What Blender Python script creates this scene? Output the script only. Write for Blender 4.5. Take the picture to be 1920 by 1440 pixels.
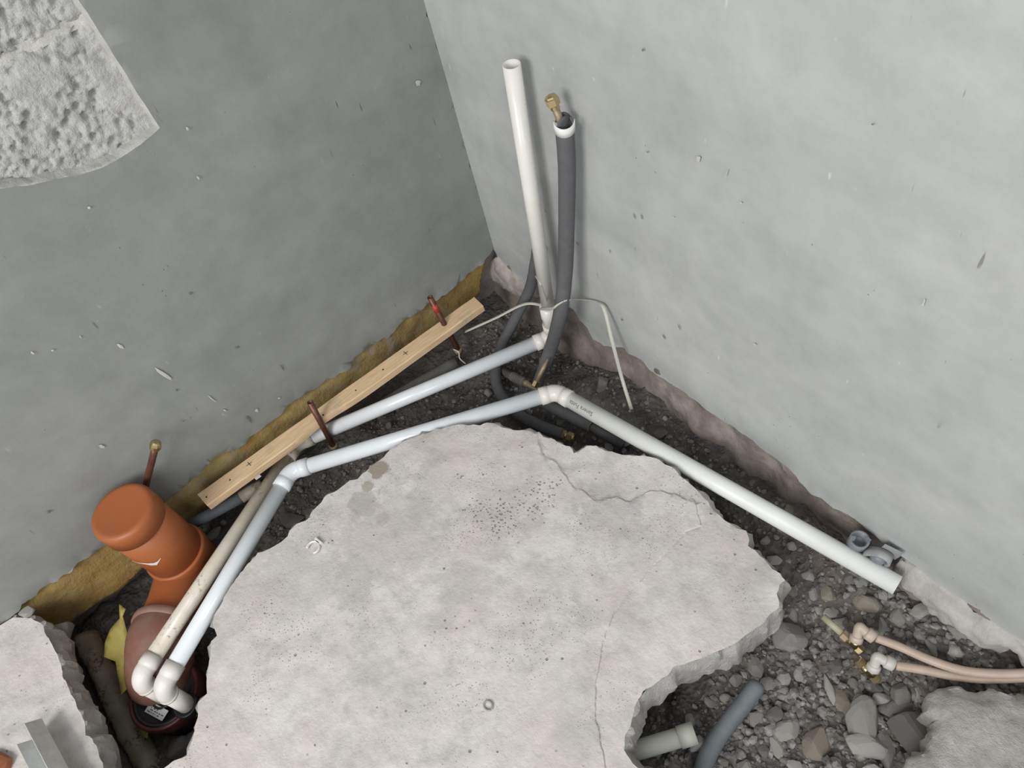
import bpy, bmesh, math, random
import numpy as np
from mathutils import Vector, Matrix, noise
from mathutils.geometry import delaunay_2d_cdt

random.seed(7)
for o in list(bpy.data.objects): bpy.data.objects.remove(o)
SC = bpy.context.scene
COL = SC.collection
V = Vector

# ------------------------------------------------------------------ camera, world, light, exposure
# world: corner of the room at the origin, z=0 is the top of the old concrete floor,
# left wall is the plane x=0 (room at x>0), right wall the plane y=0 (room at y<0)
F, CX, CY = 1440.0, 960.0, 720.0
R = Matrix(((0.6354305742759075, -0.5477448085717138, 0.5442459094546572),
            (0.750108483114704, 0.6051182355871491, -0.26677553208503524),
            (-0.18320821170119075, 0.5777608031379701, 0.7953786554356485)))
C = V((1.11967185, -0.60749266, 1.1999115))
cam_data = bpy.data.cameras.new('camera')
cam_data.sensor_fit = 'HORIZONTAL'
cam_data.sensor_width = 36.0
cam_data.lens = 36.0 * F / 1920.0
cam_data.clip_start = 0.02
cam = bpy.data.objects.new('camera', cam_data)
COL.objects.link(cam)
cam.matrix_world = Matrix.Translation(C) @ R.to_4x4()
SC.camera = cam

world = bpy.data.worlds.new('daylight')
SC.world = world
world.use_nodes = True
bg = world.node_tree.nodes['Background']
bg.inputs['Color'].default_value = (0.90, 0.96, 1.0, 1)
bg.inputs['Strength'].default_value = 0.37

def area(name, loc, target, sx, sy, power, col):
    l = bpy.data.lights.new(name, 'AREA')
    l.shape = 'RECTANGLE'; l.size = sx; l.size_y = sy; l.energy = power; l.color = col
    o = bpy.data.objects.new(name, l); COL.objects.link(o)
    o.location = loc
    o.rotation_euler = (V(target) - V(loc)).to_track_quat('-Z', 'Y').to_euler()
    return o
area('window_daylight', (1.3, -2.6, 1.9), (0.5, -0.2, 0.1), 1.1, 1.2, 52, (1.0, 0.985, 0.96))
area('side_window_daylight', (3.1, -1.7, 1.9), (0.5, -0.4, 0.0), 1.3, 1.3, 30, (0.92, 0.96, 1.0))

SC.view_settings.view_transform = 'Standard'
SC.view_settings.look = 'None'
SC.view_settings.gamma = 1.0
SC.view_settings.use_curve_mapping = False
SC.view_settings.exposure = 0.07

# ------------------------------------------------------------------ measuring helpers
def ray(px, py): return R @ V(((px - CX) / F, -(py - CY) / F, -1.0))
def atz(px, py, z=0.0):
    d = ray(px, py); return C + d * ((z - C.z) / d.z)
def aty(px, py, y=0.0):
    d = ray(px, py); return C + d * ((y - C.y) / d.y)
def atx(px, py, x=0.0):
    d = ray(px, py); return C + d * ((x - C.x) / d.x)
def N(x, y=0.0, z=0.0): return noise.noise(V((x, y, z)))
def fbm(x, y, z=0.0, o=4): return noise.fractal(V((x, y, z)), 1.0, 2.0, o)
def sstep(a, b, t):
    t = min(1.0, max(0.0, (t - a) / (b - a))); return t * t * (3 - 2 * t)

# ------------------------------------------------------------------ materials
class Mat:
    def __init__(s, name, rough=0.6, metal=0.0, spec=0.5):
        s.m = bpy.data.materials.new(name); s.m.use_nodes = True
        s.t = s.m.node_tree; s.b = s.t.nodes['Principled BSDF']
        s.b.inputs['Roughness'].default_value = rough
        s.b.inputs['Metallic'].default_value = metal
        s.b.inputs['Specular IOR Level'].default_value = spec
        s.tc = s.t.nodes.new('ShaderNodeTexCoord')
    def n(s, kind, **kw):
        nd = s.t.nodes.new(kind)
        for k, v in kw.items(): setattr(nd, k, v)
        return nd
    def link(s, a, b): s.t.links.new(a, b)
    def noise(s, scale, detail=4, rough=0.55, stretch=None, dist=0.0):
        nd = s.n('ShaderNodeTexNoise'); nd.inputs['Scale'].default_value = scale
        nd.inputs['Detail'].default_value = detail; nd.inputs['Roughness'].default_value = rough
        nd.inputs['Distortion'].default_value = dist
        src = s.tc.outputs['Object']
        if stretch:
            mp = s.n('ShaderNodeMapping'); mp.inputs['Scale'].default_value = stretch[:3]
            if len(stretch) > 3: mp.inputs['Rotation'].default_value = stretch[3]
            s.link(src, mp.inputs['Vector']); src = mp.outputs['Vector']
        s.link(src, nd.inputs['Vector']); return nd.outputs['Fac']
    def voro(s, scale, feature='F1', out='Distance'):
        nd = s.n('ShaderNodeTexVoronoi', feature=feature); nd.inputs['Scale'].default_value = scale
        s.link(s.tc.outputs['Object'], nd.inputs['Vector']); return nd.outputs[out]
    def ramp(s, fac, stops):
        nd = s.n('ShaderNodeValToRGB'); cr = nd.color_ramp
        while len(cr.elements) < len(stops): cr.elements.new(0.5)
        for e, (p, c) in zip(cr.elements, stops):
            e.position = p; e.color = (c, c, c, 1) if isinstance(c, (int, float)) else (*c, 1)
        s.link(fac, nd.inputs['Fac']); return nd.outputs['Color']
    def mix(s, fac, a, b, mode='MIX'):
        nd = s.n('ShaderNodeMix', data_type='RGBA', blend_type=mode)
        for v, k in ((fac, 0), (a, 6), (b, 7)):
            if hasattr(v, 'is_output'): s.link(v, nd.inputs[k])
            elif k == 0: nd.inputs[k].default_value = v
            else: nd.inputs[k].default_value = (*v, 1)
        return nd.outputs[2]
    def math(s, op, a, b=0.0):
        nd = s.n('ShaderNodeMath', operation=op)
        for v, k in ((a, 0), (b, 1)):
            if hasattr(v, 'is_output'): s.link(v, nd.inputs[k])
            else: nd.inputs[k].default_value = v
        return nd.outputs[0]
    def color(s, c):
        if hasattr(c, 'is_output'): s.link(c, s.b.inputs['Base Color'])
        else: s.b.inputs['Base Color'].default_value = (*c, 1)
    def bump(s, h, dist=0.002, strength=1.0):
        nd = s.n('ShaderNodeBump'); nd.inputs['Distance'].default_value = dist
        nd.inputs['Strength'].default_value = strength
        s.link(h, nd.inputs['Height']); s.link(nd.outputs['Normal'], s.b.inputs['Normal'])
    def spot(s, c, rx, wob=0.5, sc=30):
        mp = s.n('ShaderNodeVectorMath', operation='DISTANCE'); s.link(s.tc.outputs['Object'], mp.inputs[0]); mp.inputs[1].default_value = c
        d = s.math('ADD', s.math('DIVIDE', mp.outputs['Value'], rx), s.math('MULTIPLY', s.math('SUBTRACT', s.noise(sc, 4, 0.65), 0.5), wob * 2))
        return s.ramp(d, [(0.75, 1.0), (1.0, 0.0)])
    def rough(s, r): s.link(r, s.b.inputs['Roughness'])

def m_plaster(name='grey_plaster', k=1.0, tint=(1, 1, 1)):
    m = Mat(name, 0.75, 0, 0.35)
    big = m.ramp(m.noise(3.2, 5, 0.6, dist=0.6), [(0.3, (0.40, 0.408, 0.395)), (0.52, (0.445, 0.45, 0.438)), (0.72, (0.49, 0.492, 0.48))])
    mid = m.ramp(m.noise(14, 6, 0.65), [(0.3, 0.88), (0.5, 0.98), (0.7, 1.06)])
    c = m.mix(1.0, big, mid, 'MULTIPLY')
    sweep = m.ramp(m.noise(2.2, 4, 0.6, (1.0, 1.0, 4.5, (0.5, 0.3, 0.2))), [(0.42, 0.96), (0.62, 1.03)])
    c = m.mix(1.0, c, sweep, 'MULTIPLY')
    scr = m.ramp(m.noise(30, 2, 0.5, (3.5, 3.5, 0.55, (0.45, 0.35, 0.3))), [(0.735, 0.0), (0.76, 1.0)])
    scr = m.math('MULTIPLY', scr, m.ramp(m.noise(9, 2), [(0.5, 0.0), (0.6, 0.8)]))
    c = m.mix(scr, c, (0.19, 0.19, 0.18))
    pale = m.ramp(m.noise(38, 3, 0.6, (1.6, 1.6, 0.7)), [(0.70, 0.0), (0.76, 1.0)])
    c = m.mix(m.math('MULTIPLY', pale, 0.6), c, (0.66, 0.65, 0.62))
    pin = m.ramp(m.voro(60), [(0.04, 1.0), (0.09, 0.0)])
    pin = m.math('MULTIPLY', pin, m.ramp(m.noise(11, 2), [(0.56, 0.0), (0.62, 0.75)]))
    c = m.mix(pin, c, (0.15, 0.145, 0.14))
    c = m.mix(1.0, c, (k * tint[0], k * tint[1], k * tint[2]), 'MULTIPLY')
    m.color(c)
    h = m.math('ADD', m.math('MULTIPLY', m.noise(22, 6, 0.6), 1.0), m.math('MULTIPLY', m.noise(150, 3), 0.25))
    h = m.math('SUBTRACT', h, m.math('MULTIPLY', m.math('ADD', pin, scr), 0.5))
    m.bump(h, 0.0012, 0.6)
    return m.m
def m_blockface():
    m = Mat('rough_blockwork', 0.95, 0, 0.2)
    c = m.ramp(m.noise(45, 5, 0.7), [(0.3, (0.36, 0.355, 0.34)), (0.55, (0.50, 0.49, 0.47)), (0.75, (0.60, 0.59, 0.565))])
    m.color(c); m.bump(m.noise(160, 4, 0.7), 0.004, 0.8)
    return m.m
def m_mortar(name='pale_mortar', a=(0.50, 0.485, 0.455), b=(0.66, 0.64, 0.60), bd=0.004):
    m = Mat(name, 0.9, 0, 0.2)
    m.color(m.ramp(m.noise(26, 5, 0.65), [(0.3, a), (0.7, b)]))
    m.bump(m.noise(70, 6, 0.75), bd, 0.8)
    return m.m
def m_concrete(name='dusty_concrete', stains=(), pits=()):
    m = Mat(name, 0.88, 0, 0.25)
    big = m.ramp(m.noise(4.5, 6, 0.62, dist=0.4), [(0.3, (0.57, 0.54, 0.51)), (0.5, (0.66, 0.615, 0.59)), (0.7, (0.74, 0.705, 0.68))])
    mid = m.ramp(m.noise(23, 7, 0.7), [(0.28, 0.74), (0.5, 0.98), (0.72, 1.08)])
    c = m.mix(1.0, big, mid, 'MULTIPLY')
    pk = m.ramp(m.noise(6.5, 4, 0.65), [(0.48, 0.0), (0.62, 0.7)])
    c = m.mix(pk, c, (0.63, 0.555, 0.525))
    gr = m.ramp(m.noise(7.7, 4, 0.6, (1.3, 0.9, 1.0)), [(0.54, 0.0), (0.66, 0.6)])
    c = m.mix(gr, c, (0.47, 0.455, 0.42))
    st = m.ramp(m.noise(13, 5, 0.6, (1.0, 1.3, 1.0)), [(0.69, 0.0), (0.73, 0.6)])
    c = m.mix(st, c, (0.30, 0.26, 0.22))
    p1 = m.math('MULTIPLY', m.ramp(m.voro(75), [(0.10, 1.0), (0.17, 0.0)]), m.ramp(m.noise(13, 3), [(0.56, 0.0), (0.63, 1.0)]))
    p2 = m.math('MULTIPLY', m.ramp(m.voro(190), [(0.12, 1.0), (0.2, 0.0)]), m.ramp(m.noise(8, 3), [(0.5, 0.0), (0.62, 0.8)]))
    p3 = m.math('MULTIPLY', m.ramp(m.voro(34), [(0.06, 1.0), (0.095, 0.0)]), m.ramp(m.noise(15, 3), [(0.5, 0.0), (0.58, 1.0)]))
    for (cx_, rr_, col_, f_) in stains:
        c = m.mix(m.math('MULTIPLY', m.spot(cx_, rr_, 1.1, 38), f_), c, col_)
    p = m.math('MAXIMUM', m.math('MAXIMUM', p1, p2), p3)
    for (cx_, rr_) in pits:
        p4 = m.math('MULTIPLY', m.ramp(m.voro(165), [(0.22, 0.9), (0.36, 0.0)]), m.spot(cx_, rr_, 1.6, 60))
        p = m.math('MAXIMUM', p, p4)
    c = m.mix(m.math('MULTIPLY', p, 0.75), c, (0.22, 0.205, 0.195))
    m.color(c)
    h = m.math('ADD', m.noise(26, 7, 0.68), m.math('MULTIPLY', m.noise(170, 3, 0.6), 0.3))
    h = m.math('SUBTRACT', h, m.math('MULTIPLY', p, 0.5))
    m.bump(h, 0.004, 0.75)
    return m.m
def m_soil():
    m = Mat('dark_damp_soil', 0.95, 0, 0.25)
    c = m.ramp(m.noise(30, 6, 0.7), [(0.25, (0.065, 0.060, 0.056)), (0.5, (0.135, 0.124, 0.115)), (0.75, (0.23, 0.21, 0.195))])
    c2 = m.mix(m.ramp(m.noise(6, 3), [(0.45, 0.0), (0.65, 0.6)]), c, (0.16, 0.13, 0.115))
    m.color(c2)
    m.bump(m.math('ADD', m.noise(60, 6, 0.7), m.voro(110)), 0.006, 0.8)
    return m.m
def m_foundation():
    m = Mat('stained_footing', 0.92, 0, 0.2)
    c = m.ramp(m.noise(11, 6, 0.65), [(0.28, (0.13, 0.108, 0.096)), (0.48, (0.24, 0.20, 0.182)), (0.74, (0.42, 0.365, 0.335))])
    m.color(c); m.bump(m.noise(50, 6, 0.7), 0.006, 0.8)
    return m.m
def m_stone(name, lo, mid, hi):
    m = Mat(name, 0.9, 0, 0.25)
    oi = m.n('ShaderNodeObjectInfo')
    c = m.ramp(oi.outputs['Random'], [(0.0, lo), (0.55, mid), (1.0, hi)])
    c = m.mix(1.0, c, m.ramp(m.noise(60, 5, 0.7), [(0.3, 0.7), (0.7, 1.15)]), 'MULTIPLY')
    m.color(c); m.bump(m.noise(140, 4, 0.7), 0.002, 0.7)
    return m.m
def m_gravel():
    m = Mat('gravel_crumbs', 0.95, 0, 0.25)
    c = m.ramp(m.noise(75, 3, 0.5), [(0.3, (0.09, 0.085, 0.08)), (0.5, (0.19, 0.178, 0.168)), (0.64, (0.30, 0.285, 0.27)), (0.76, (0.45, 0.43, 0.41))])
    m.color(c); m.bump(m.noise(200, 3), 0.002, 0.6)
    return m.m
def m_plain(name, c, rough=0.5, metal=0.0, spec=0.5, var=0.12, scale=40, bump=0.0):
    m = Mat(name, rough, metal, spec)
    f = m.ramp(m.noise(scale, 4, 0.6), [(0.3, 1 - var), (0.7, 1 + var * 0.5)])
    m.color(m.mix(1.0, c, f, 'MULTIPLY'))
    if bump: m.bump(m.noise(scale * 4, 4, 0.65), bump, 0.8)
    return m.m
def m_pvc(name, c, dirt=0.0, dcol=(0.30, 0.235, 0.17), rough=0.25, lo=0.60, sm=(0.55, 0.475, 0.39)):
    m = Mat(name, rough, 0, 0.5)
    f = m.ramp(m.noise(14, 3), [(0.3, 0.94), (0.7, 1.02)])
    col = m.mix(1.0, c, f, 'MULTIPLY')
    if dirt:
        smear = m.ramp(m.noise(16, 6, 0.65), [(0.42, 0.0), (0.7, dirt)])
        col = m.mix(smear, col, sm)
        speck = m.math('MULTIPLY', m.ramp(m.noise(150, 3, 0.6), [(lo, 0.0), (lo + 0.05, 1.0)]), m.ramp(m.noise(22, 3), [(0.5, 0.0), (0.62, 1.0)]))
        col = m.mix(m.math('MULTIPLY', speck, 0.8), col, dcol)
        m.rough(m.ramp(smear, [(0.0, rough), (1.0, 0.7)]))
    m.color(col); return m.m
def m_wood():
    m = Mat('pine_batten', 0.7, 0, 0.3)
    g = m.noise(30, 5, 0.6, (9.0, 0.7, 9.0))
    c = m.ramp(g, [(0.3, (0.62, 0.42, 0.235)), (0.55, (0.75, 0.54, 0.335)), (0.75, (0.80, 0.61, 0.41))])
    st = m.ramp(m.noise(9, 4, 0.6), [(0.56, 0.0), (0.68, 0.75)])
    c = m.mix(st, c, (0.44, 0.37, 0.26))
    m.color(c); m.bump(g, 0.001, 0.5); return m.m
def m_wool():
    m = Mat('yellow_insulation', 0.95, 0, 0.2)
    c = m.ramp(m.noise(12, 6, 0.65, (1, 0.6, 1)), [(0.25, (0.10, 0.07, 0.035)), (0.42, (0.25, 0.18, 0.075)), (0.58, (0.38, 0.29, 0.12)), (0.76, (0.42, 0.37, 0.25))])
    c = m.mix(m.ramp(m.noise(5, 4), [(0.48, 0.0), (0.62, 0.7)]), c, (0.34, 0.20, 0.06))
    c = m.mix(m.ramp(m.noise(17, 4, 0.6), [(0.58, 0.0), (0.68, 0.7)]), c, (0.27, 0.24, 0.19))
    m.color(c); m.bump(m.noise(70, 5, 0.7), 0.006, 0.8); return m.m

PLASTER = m_plaster('grey_plaster', 1.07, (0.99, 1.0, 1.01)); PLASTER_L = m_plaster('darker_grey_plaster', 0.62, (0.985, 1.0, 0.975)); BLOCK = m_blockface(); MORTAR = m_mortar(); CONC = m_concrete(); SOIL = m_soil()  # second plaster, for the left wall: same recipe, darker and slightly greener
EDGE = m_mortar('broken_plaster_edge', (0.40, 0.395, 0.375), (0.56, 0.55, 0.525))
BROKEN = m_mortar('broken_concrete', (0.38, 0.36, 0.335), (0.62, 0.59, 0.56), 0.012)
FOUND = m_foundation(); GRAVEL = m_gravel()
STONE = m_stone('grey_stone', (0.20, 0.19, 0.18), (0.34, 0.32, 0.30), (0.48, 0.455, 0.43))
PALE = m_stone('pale_stone', (0.38, 0.36, 0.33), (0.47, 0.45, 0.42), (0.56, 0.53, 0.50))
BEIGE = m_stone('beige_stone', (0.30, 0.26, 0.22), (0.36, 0.31, 0.26), (0.42, 0.37, 0.31))
PVC = m_pvc('blue_white_pvc', (0.82, 0.855, 0.885), 0.10, rough=0.16, lo=0.70)
PVCW = m_pvc('warm_white_pvc', (0.83, 0.80, 0.76), 0.12, rough=0.28, lo=0.72)
PVCC = m_pvc('dirty_cream_pvc', (0.74, 0.68, 0.58), 0.75, rough=0.25, lo=0.57)
PVCI = m_pvc('ivory_pvc', (0.86, 0.87, 0.83), 0.08, rough=0.35, lo=0.74)
FIT = m_pvc('cream_fitting_pvc', (0.82, 0.775, 0.72), 0.10, rough=0.3, lo=0.74)
OLDPVC = m_pvc('dull_white_pvc', (0.56, 0.565, 0.50), 0.2, rough=0.5, lo=0.72)
FOAM = m_plain('grey_foam_sleeve', (0.125, 0.125, 0.13), 0.8, 0, 0.3, 0.12, 60, 0.0006)
FOAMD = m_plain('dusty_foam_sleeve', (0.18, 0.175, 0.165), 0.9, 0, 0.2, 0.25, 45, 0.001)
BRASS = m_plain('brass', (0.60, 0.49, 0.27), 0.3, 1.0, 0.5, 0.15, 80)
TAN = m_plain('tarnished_brass_tube', (0.37, 0.29, 0.19), 0.5, 0.35, 0.5, 0.2, 60)
COPPER = m_plain('tarnished_copper', (0.16, 0.065, 0.045), 0.42, 0.45, 0.5, 0.25, 70)
REDTAPE = m_plain('red_tape', (0.42, 0.05, 0.04), 0.5)
DARK = m_plain('dark_hollow', (0.012, 0.01, 0.01), 0.9)
INK = m_plain('dark_ink', (0.10, 0.095, 0.09), 0.7)
WOOD = m_wood(); WOOL = m_wool()
ORANGE = m_pvc('orange_soil_pipe', (0.40, 0.115, 0.036), 0.25, (0.16, 0.06, 0.03), 0.45, 0.68, (0.30, 0.13, 0.07))
BROWN = m_pvc('brown_clay_collar', (0.21, 0.085, 0.055), 0.55, (0.12, 0.08, 0.06), 0.6, 0.6, (0.24, 0.18, 0.145))
RIM = m_plain('pinkish_collar_rim', (0.27, 0.15, 0.115), 0.6, var=0.25, scale=30)
MAROON = m_plain('maroon_plastic', (0.085, 0.022, 0.020), 0.45, 0, 0.5, 0.3, 40)
RUBBER = m_plain('black_rubber', (0.016, 0.015, 0.017), 0.42, 0, 0.5, 0.3, 50)
WHITEP = m_plain('white_plastic', (0.82, 0.80, 0.77), 0.4, var=0.05)
PAPER = m_plain('white_sticker', (0.56, 0.57, 0.56), 0.6, var=0.05)
TIE = m_plain('offwhite_nylon', (0.58, 0.56, 0.49), 0.45, var=0.08)
SHEET = m_plain('yellow_plastic', (0.36, 0.29, 0.075), 0.35, 0, 0.5, 0.3, 25, 0.001)
PEX = m_plain('beige_plastic_pipe', (0.52, 0.41, 0.33), 0.45, var=0.12)
PEXC = m_plain('cream_compression_elbow', (0.55, 0.46, 0.38), 0.45, var=0.12)
PEXW = m_plain('white_compression_elbow', (0.60, 0.56, 0.52), 0.4, var=0.1)
PEXG = m_plain('greenish_plastic_pipe', (0.45, 0.41, 0.28), 0.5, var=0.1)
ZINC = m_plain('galvanised_steel', (0.66, 0.67, 0.66), 0.45, 0.35, 0.5, 0.15, 50)
CLIP = m_plain('grey_clip_plastic', (0.23, 0.24, 0.265), 0.42, 0, 0.5, 0.2, 60)
CLIPL = m_plain('light_grey_clip_plastic', (0.36, 0.36, 0.36), 0.45, 0, 0.5, 0.15, 60)
MUD = m_pvc('muddy_old_pipe', (0.25, 0.22, 0.175), 0.8, (0.06, 0.05, 0.04), 0.55, 0.50, (0.42, 0.37, 0.29))
CONDUIT = m_plain('blue_grey_conduit', (0.145, 0.16, 0.17), 0.6, 0, 0.4, 0.2, 30)
TERRA = m_plain('terracotta', (0.38, 0.13, 0.06), 0.8, var=0.2, bump=0.001)

# ------------------------------------------------------------------ mesh helpers
def link_mesh(name, verts, faces, mat, parent=None, smooth=True, loc=None, recalc=True):
    base = V(parent.location) if parent is not None else V((0, 0, 0))
    if parent is not None and parent.parent is not None: base = base + V(parent.parent.location)
    if loc is not None: base = V(loc)
    me = bpy.data.meshes.new(name)
    me.from_pydata([tuple(V(v) - base) for v in verts], [], faces)
    if recalc:
        bm = bmesh.new(); bm.from_mesh(me); bmesh.ops.recalc_face_normals(bm, faces=bm.faces); bm.to_mesh(me); bm.free()
    me.polygons.foreach_set('use_smooth', [smooth] * len(me.polygons))
    me.materials.append(mat)
    o = bpy.data.objects.new(name, me); COL.objects.link(o)
    if parent is not None: o.parent = parent
    elif loc is not None: o.location = loc
    return o
def smooth_angle(o, deg=35):
    me = o.data
    try: me.set_sharp_from_angle(angle=math.radians(deg))
    except Exception: pass
    return o
def tag(o, label, cat, group=None):
    o['label'] = label; o['category'] = cat
    if group: o['group'] = group
    return o
def struct(o, label=None):
    o['kind'] = 'structure'
    if label: o['label'] = label
    return o
def thing(name, label, cat, loc, group=None):
    o = bpy.data.objects.new(name, None); o.empty_display_size = 0.03
    COL.objects.link(o); o.location = loc
    return tag(o, label, cat, group)

def frames(pts):
    n = len(pts); tang = []
    for i in range(n):
        j, k = i, i
        while k < n - 1 and (pts[k] - pts[i]).length < 1e-7: k += 1
        while j > 0 and (pts[j] - pts[i]).length < 1e-7: j -= 1
        t = V((0, 0, 0))
        if (pts[k] - pts[i]).length > 1e-7: t += (pts[k] - pts[i]).normalized()
        if (pts[i] - pts[j]).length > 1e-7: t += (pts[i] - pts[j]).normalized()
        tang.append(t.normalized())
    far = max(pts, key=lambda q: (q - pts[0]).length); ax_ = far - pts[0]
    if ax_.length > 1e-7:
        ax_.normalize()
        if all((q - pts[0] - ax_ * (q - pts[0]).dot(ax_)).length < 2e-5 for q in pts):
            u = ax_.orthogonal().normalized(); return [(ax_, u, ax_.cross(u))] * n
    u = tang[0].orthogonal().normalized(); out = []
    for i, t in enumerate(tang):
        if i:
            q = tang[i - 1].rotation_difference(t); u = q @ u
            u = (u - t * u.dot(t)).normalized()
        out.append((t, u, t.cross(u)))
    return out
def sweep(st, seg=24, cap0=True, cap1=True, wob=0.0, wf=40.0):
    """st: list of (point, radius)"""
    pts = [V(p) for p, r in st]; fr = frames(pts); vs, fs = [], []
    for (p, r), (t, u, w) in zip(st, fr):
        for k in range(seg):
            a = 2 * math.pi * k / seg
            d = u * math.cos(a) + w * math.sin(a); q = V(p) + d * r
            if wob: q += d * wob * N(q.x * wf, q.y * wf, q.z * wf)
            vs.append(q)
    for i in range(len(st) - 1):
        for k in range(seg):
            a, b = i * seg + k, i * seg + (k + 1) % seg
            fs.append((a, b, b + seg, a + seg))
    if cap0: fs.append(tuple(range(seg))[::-1])
    if cap1: fs.append(tuple(range((len(st) - 1) * seg, len(st) * seg)))
    return vs, fs
def merge(*ms):
    vs, fs = [], []
    for v, f in ms:
        b = len(vs); vs += list(v); fs += [tuple(i + b for i in q) for q in f]
    return vs, fs
def hollow(p0, p1, r, th=0.002, depth=None, open0=False, open1=True, n=1):
    """tube with a real bore at the open ends"""
    p0, p1 = V(p0), V(p1); d = (p1 - p0).normalized(); L = (p1 - p0).length
    dep = min(depth or 0.08, L * 0.45); st = []
    if open0: st += [(p0 + d * dep, 0.0002), (p0 + d * dep, r - th), (p0, r - th), (p0, r)]
    else: st += [(p0, r)]
    for i in range(1, n): st.append((p0.lerp(p1, i / n), r))
    if open1: st += [(p1, r), (p1, r - th), (p1 - d * dep, r - th), (p1 - d * dep, 0.0002)]
    else: st += [(p1, r)]
    return sweep(st, 28)
def spline(pts, n=10):
    pts = [V(p) for p in pts]; P = [pts[0] * 2 - pts[1]] + pts + [pts[-1] * 2 - pts[-2]]; out = []
    for i in range(1, len(P) - 2):
        a, b, c, d = P[i - 1:i + 3]
        for k in range(n):
            t = k / n
            out.append(0.5 * ((2 * b) + (c - a) * t + (2 * a - 5 * b + 4 * c - d) * t * t + (3 * b - a - 3 * c + d) * t ** 3))
    out.append(pts[-1]); return out
def elbow(Cn, P1, P2, r, bend=0.03, L=0.03, lip=0.0022, drop=0.0007, L2=None):
    """pipe elbow with a socket at each end; returns mesh and the two socket mouths"""
    d1 = (V(P1) - V(Cn)).normalized(); d2 = (V(P2) - V(Cn)).normalized(); Cn = V(Cn)
    th = math.pi - d1.angle(d2); t = bend * math.tan(th / 2); rs = r + lip; rb = rs - drop
    a, b = Cn + d1 * t, Cn + d2 * t
    bis = (d1 + d2).normalized(); O = Cn + bis * (bend / math.cos(th / 2))
    st = [(a + d1 * L, r - 0.001), (a + d1 * L, rs), (a + d1 * 0.004, rs), (a + d1 * 0.0035, rb)]
    n = 12
    va, vb = a - O, b - O; ax = va.cross(vb).normalized()
    for i in range(n + 1):
        st.append((O + Matrix.Rotation(th * i / n, 3, ax) @ va, rb))
    st += [(b + d2 * 0.0035, rb), (b + d2 * 0.004, rs), (b + d2 * (L2 or L), rs), (b + d2 * (L2 or L), r - 0.001)]
    return sweep(st, 32), a + d1 * L * 0.5, b + d2 * (L2 or L) * 0.5
def box_axes(c, ex, ey, ez):
    c = V(c); vs = []
    for sx in (-1, 1):
        for sy in (-1, 1):
            for sz in (-1, 1): vs.append(c + ex * sx + ey * sy + ez * sz)
    return vs, [(0, 1, 3, 2), (4, 6, 7, 5), (0, 4, 5, 1), (2, 3, 7, 6), (0, 2, 6, 4), (1, 5, 7, 3)]
def ribbon(path, width, th, side):
    """flat strap swept along a path; side = callable giving the width direction"""
    pts = [V(p) for p in path]; fr = frames(pts); vs, fs = [], []
    for i, p in enumerate(pts):
        t = fr[i][0]; s = V(side); s = (s - t * s.dot(t)).normalized(); nn = t.cross(s)
        for a, b in ((-1, -1), (1, -1), (1, 1), (-1, 1)):
            vs.append(p + s * (a * width / 2) + nn * (b * th / 2))
    for i in range(len(pts) - 1):
        for k in range(4):
            a, b = i * 4 + k, i * 4 + (k + 1) % 4
            fs.append((a, b, b + 4, a + 4))
    fs += [(3, 2, 1, 0), tuple(range(len(vs) - 4, len(vs)))]
    return vs, fs
def hexnut(p0, p1, r, dome=0.0):
    p0, p1 = V(p0), V(p1); d = p1 - p0
    st = [(p0, r * 0.86), (p0 + d * 0.1, r), (p0 + d * 0.9, r), (p1, r * 0.86)]
    if dome: st += [(p1 + d.normalized() * dome * 0.6, r * 0.8), (p1 + d.normalized() * dome, r * 0.4)]
    return sweep(st, 6)

def in_poly(P, poly):
    x, y = P[:, 0], P[:, 1]; c = np.zeros(len(P), bool); n = len(poly)
    for i in range(n):
        x1, y1 = poly[i]; x2, y2 = poly[(i + 1) % n]
        k = ((y1 > y) != (y2 > y))
        with np.errstate(divide='ignore', invalid='ignore'):
            c ^= k & (x < (x2 - x1) * (y - y1) / (y2 - y1) + x1)
    return c
def densify(poly, step, jag=0.0, jf=60.0, seed=0.0, limit=None):
    out = []; n = len(poly)
    for i in range(n):
        a = np.array(poly[i]); b = np.array(poly[(i + 1) % n]); L = np.linalg.norm(b - a)
        s = step
        if limit is not None and not (limit(a) or limit(b)): s = 0.12
        k = max(1, int(L / s)); nn = np.array([-(b - a)[1], (b - a)[0]]) / max(L, 1e-9)
        for j in range(k):
            p = a + (b - a) * j / k
            if jag and s == step: p = p + nn * jag * (fbm(p[0] * jf, p[1] * jf, seed, 3))
            out.append((float(p[0]), float(p[1])))
    return out
TOPN = [0]
def two_tone(o, mat):
    o.data.materials.append(mat)
    o.data.polygons.foreach_set('material_index', [0 if i < TOPN[0] else 1 for i in range(len(o.data.polygons))])
    return o
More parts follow.
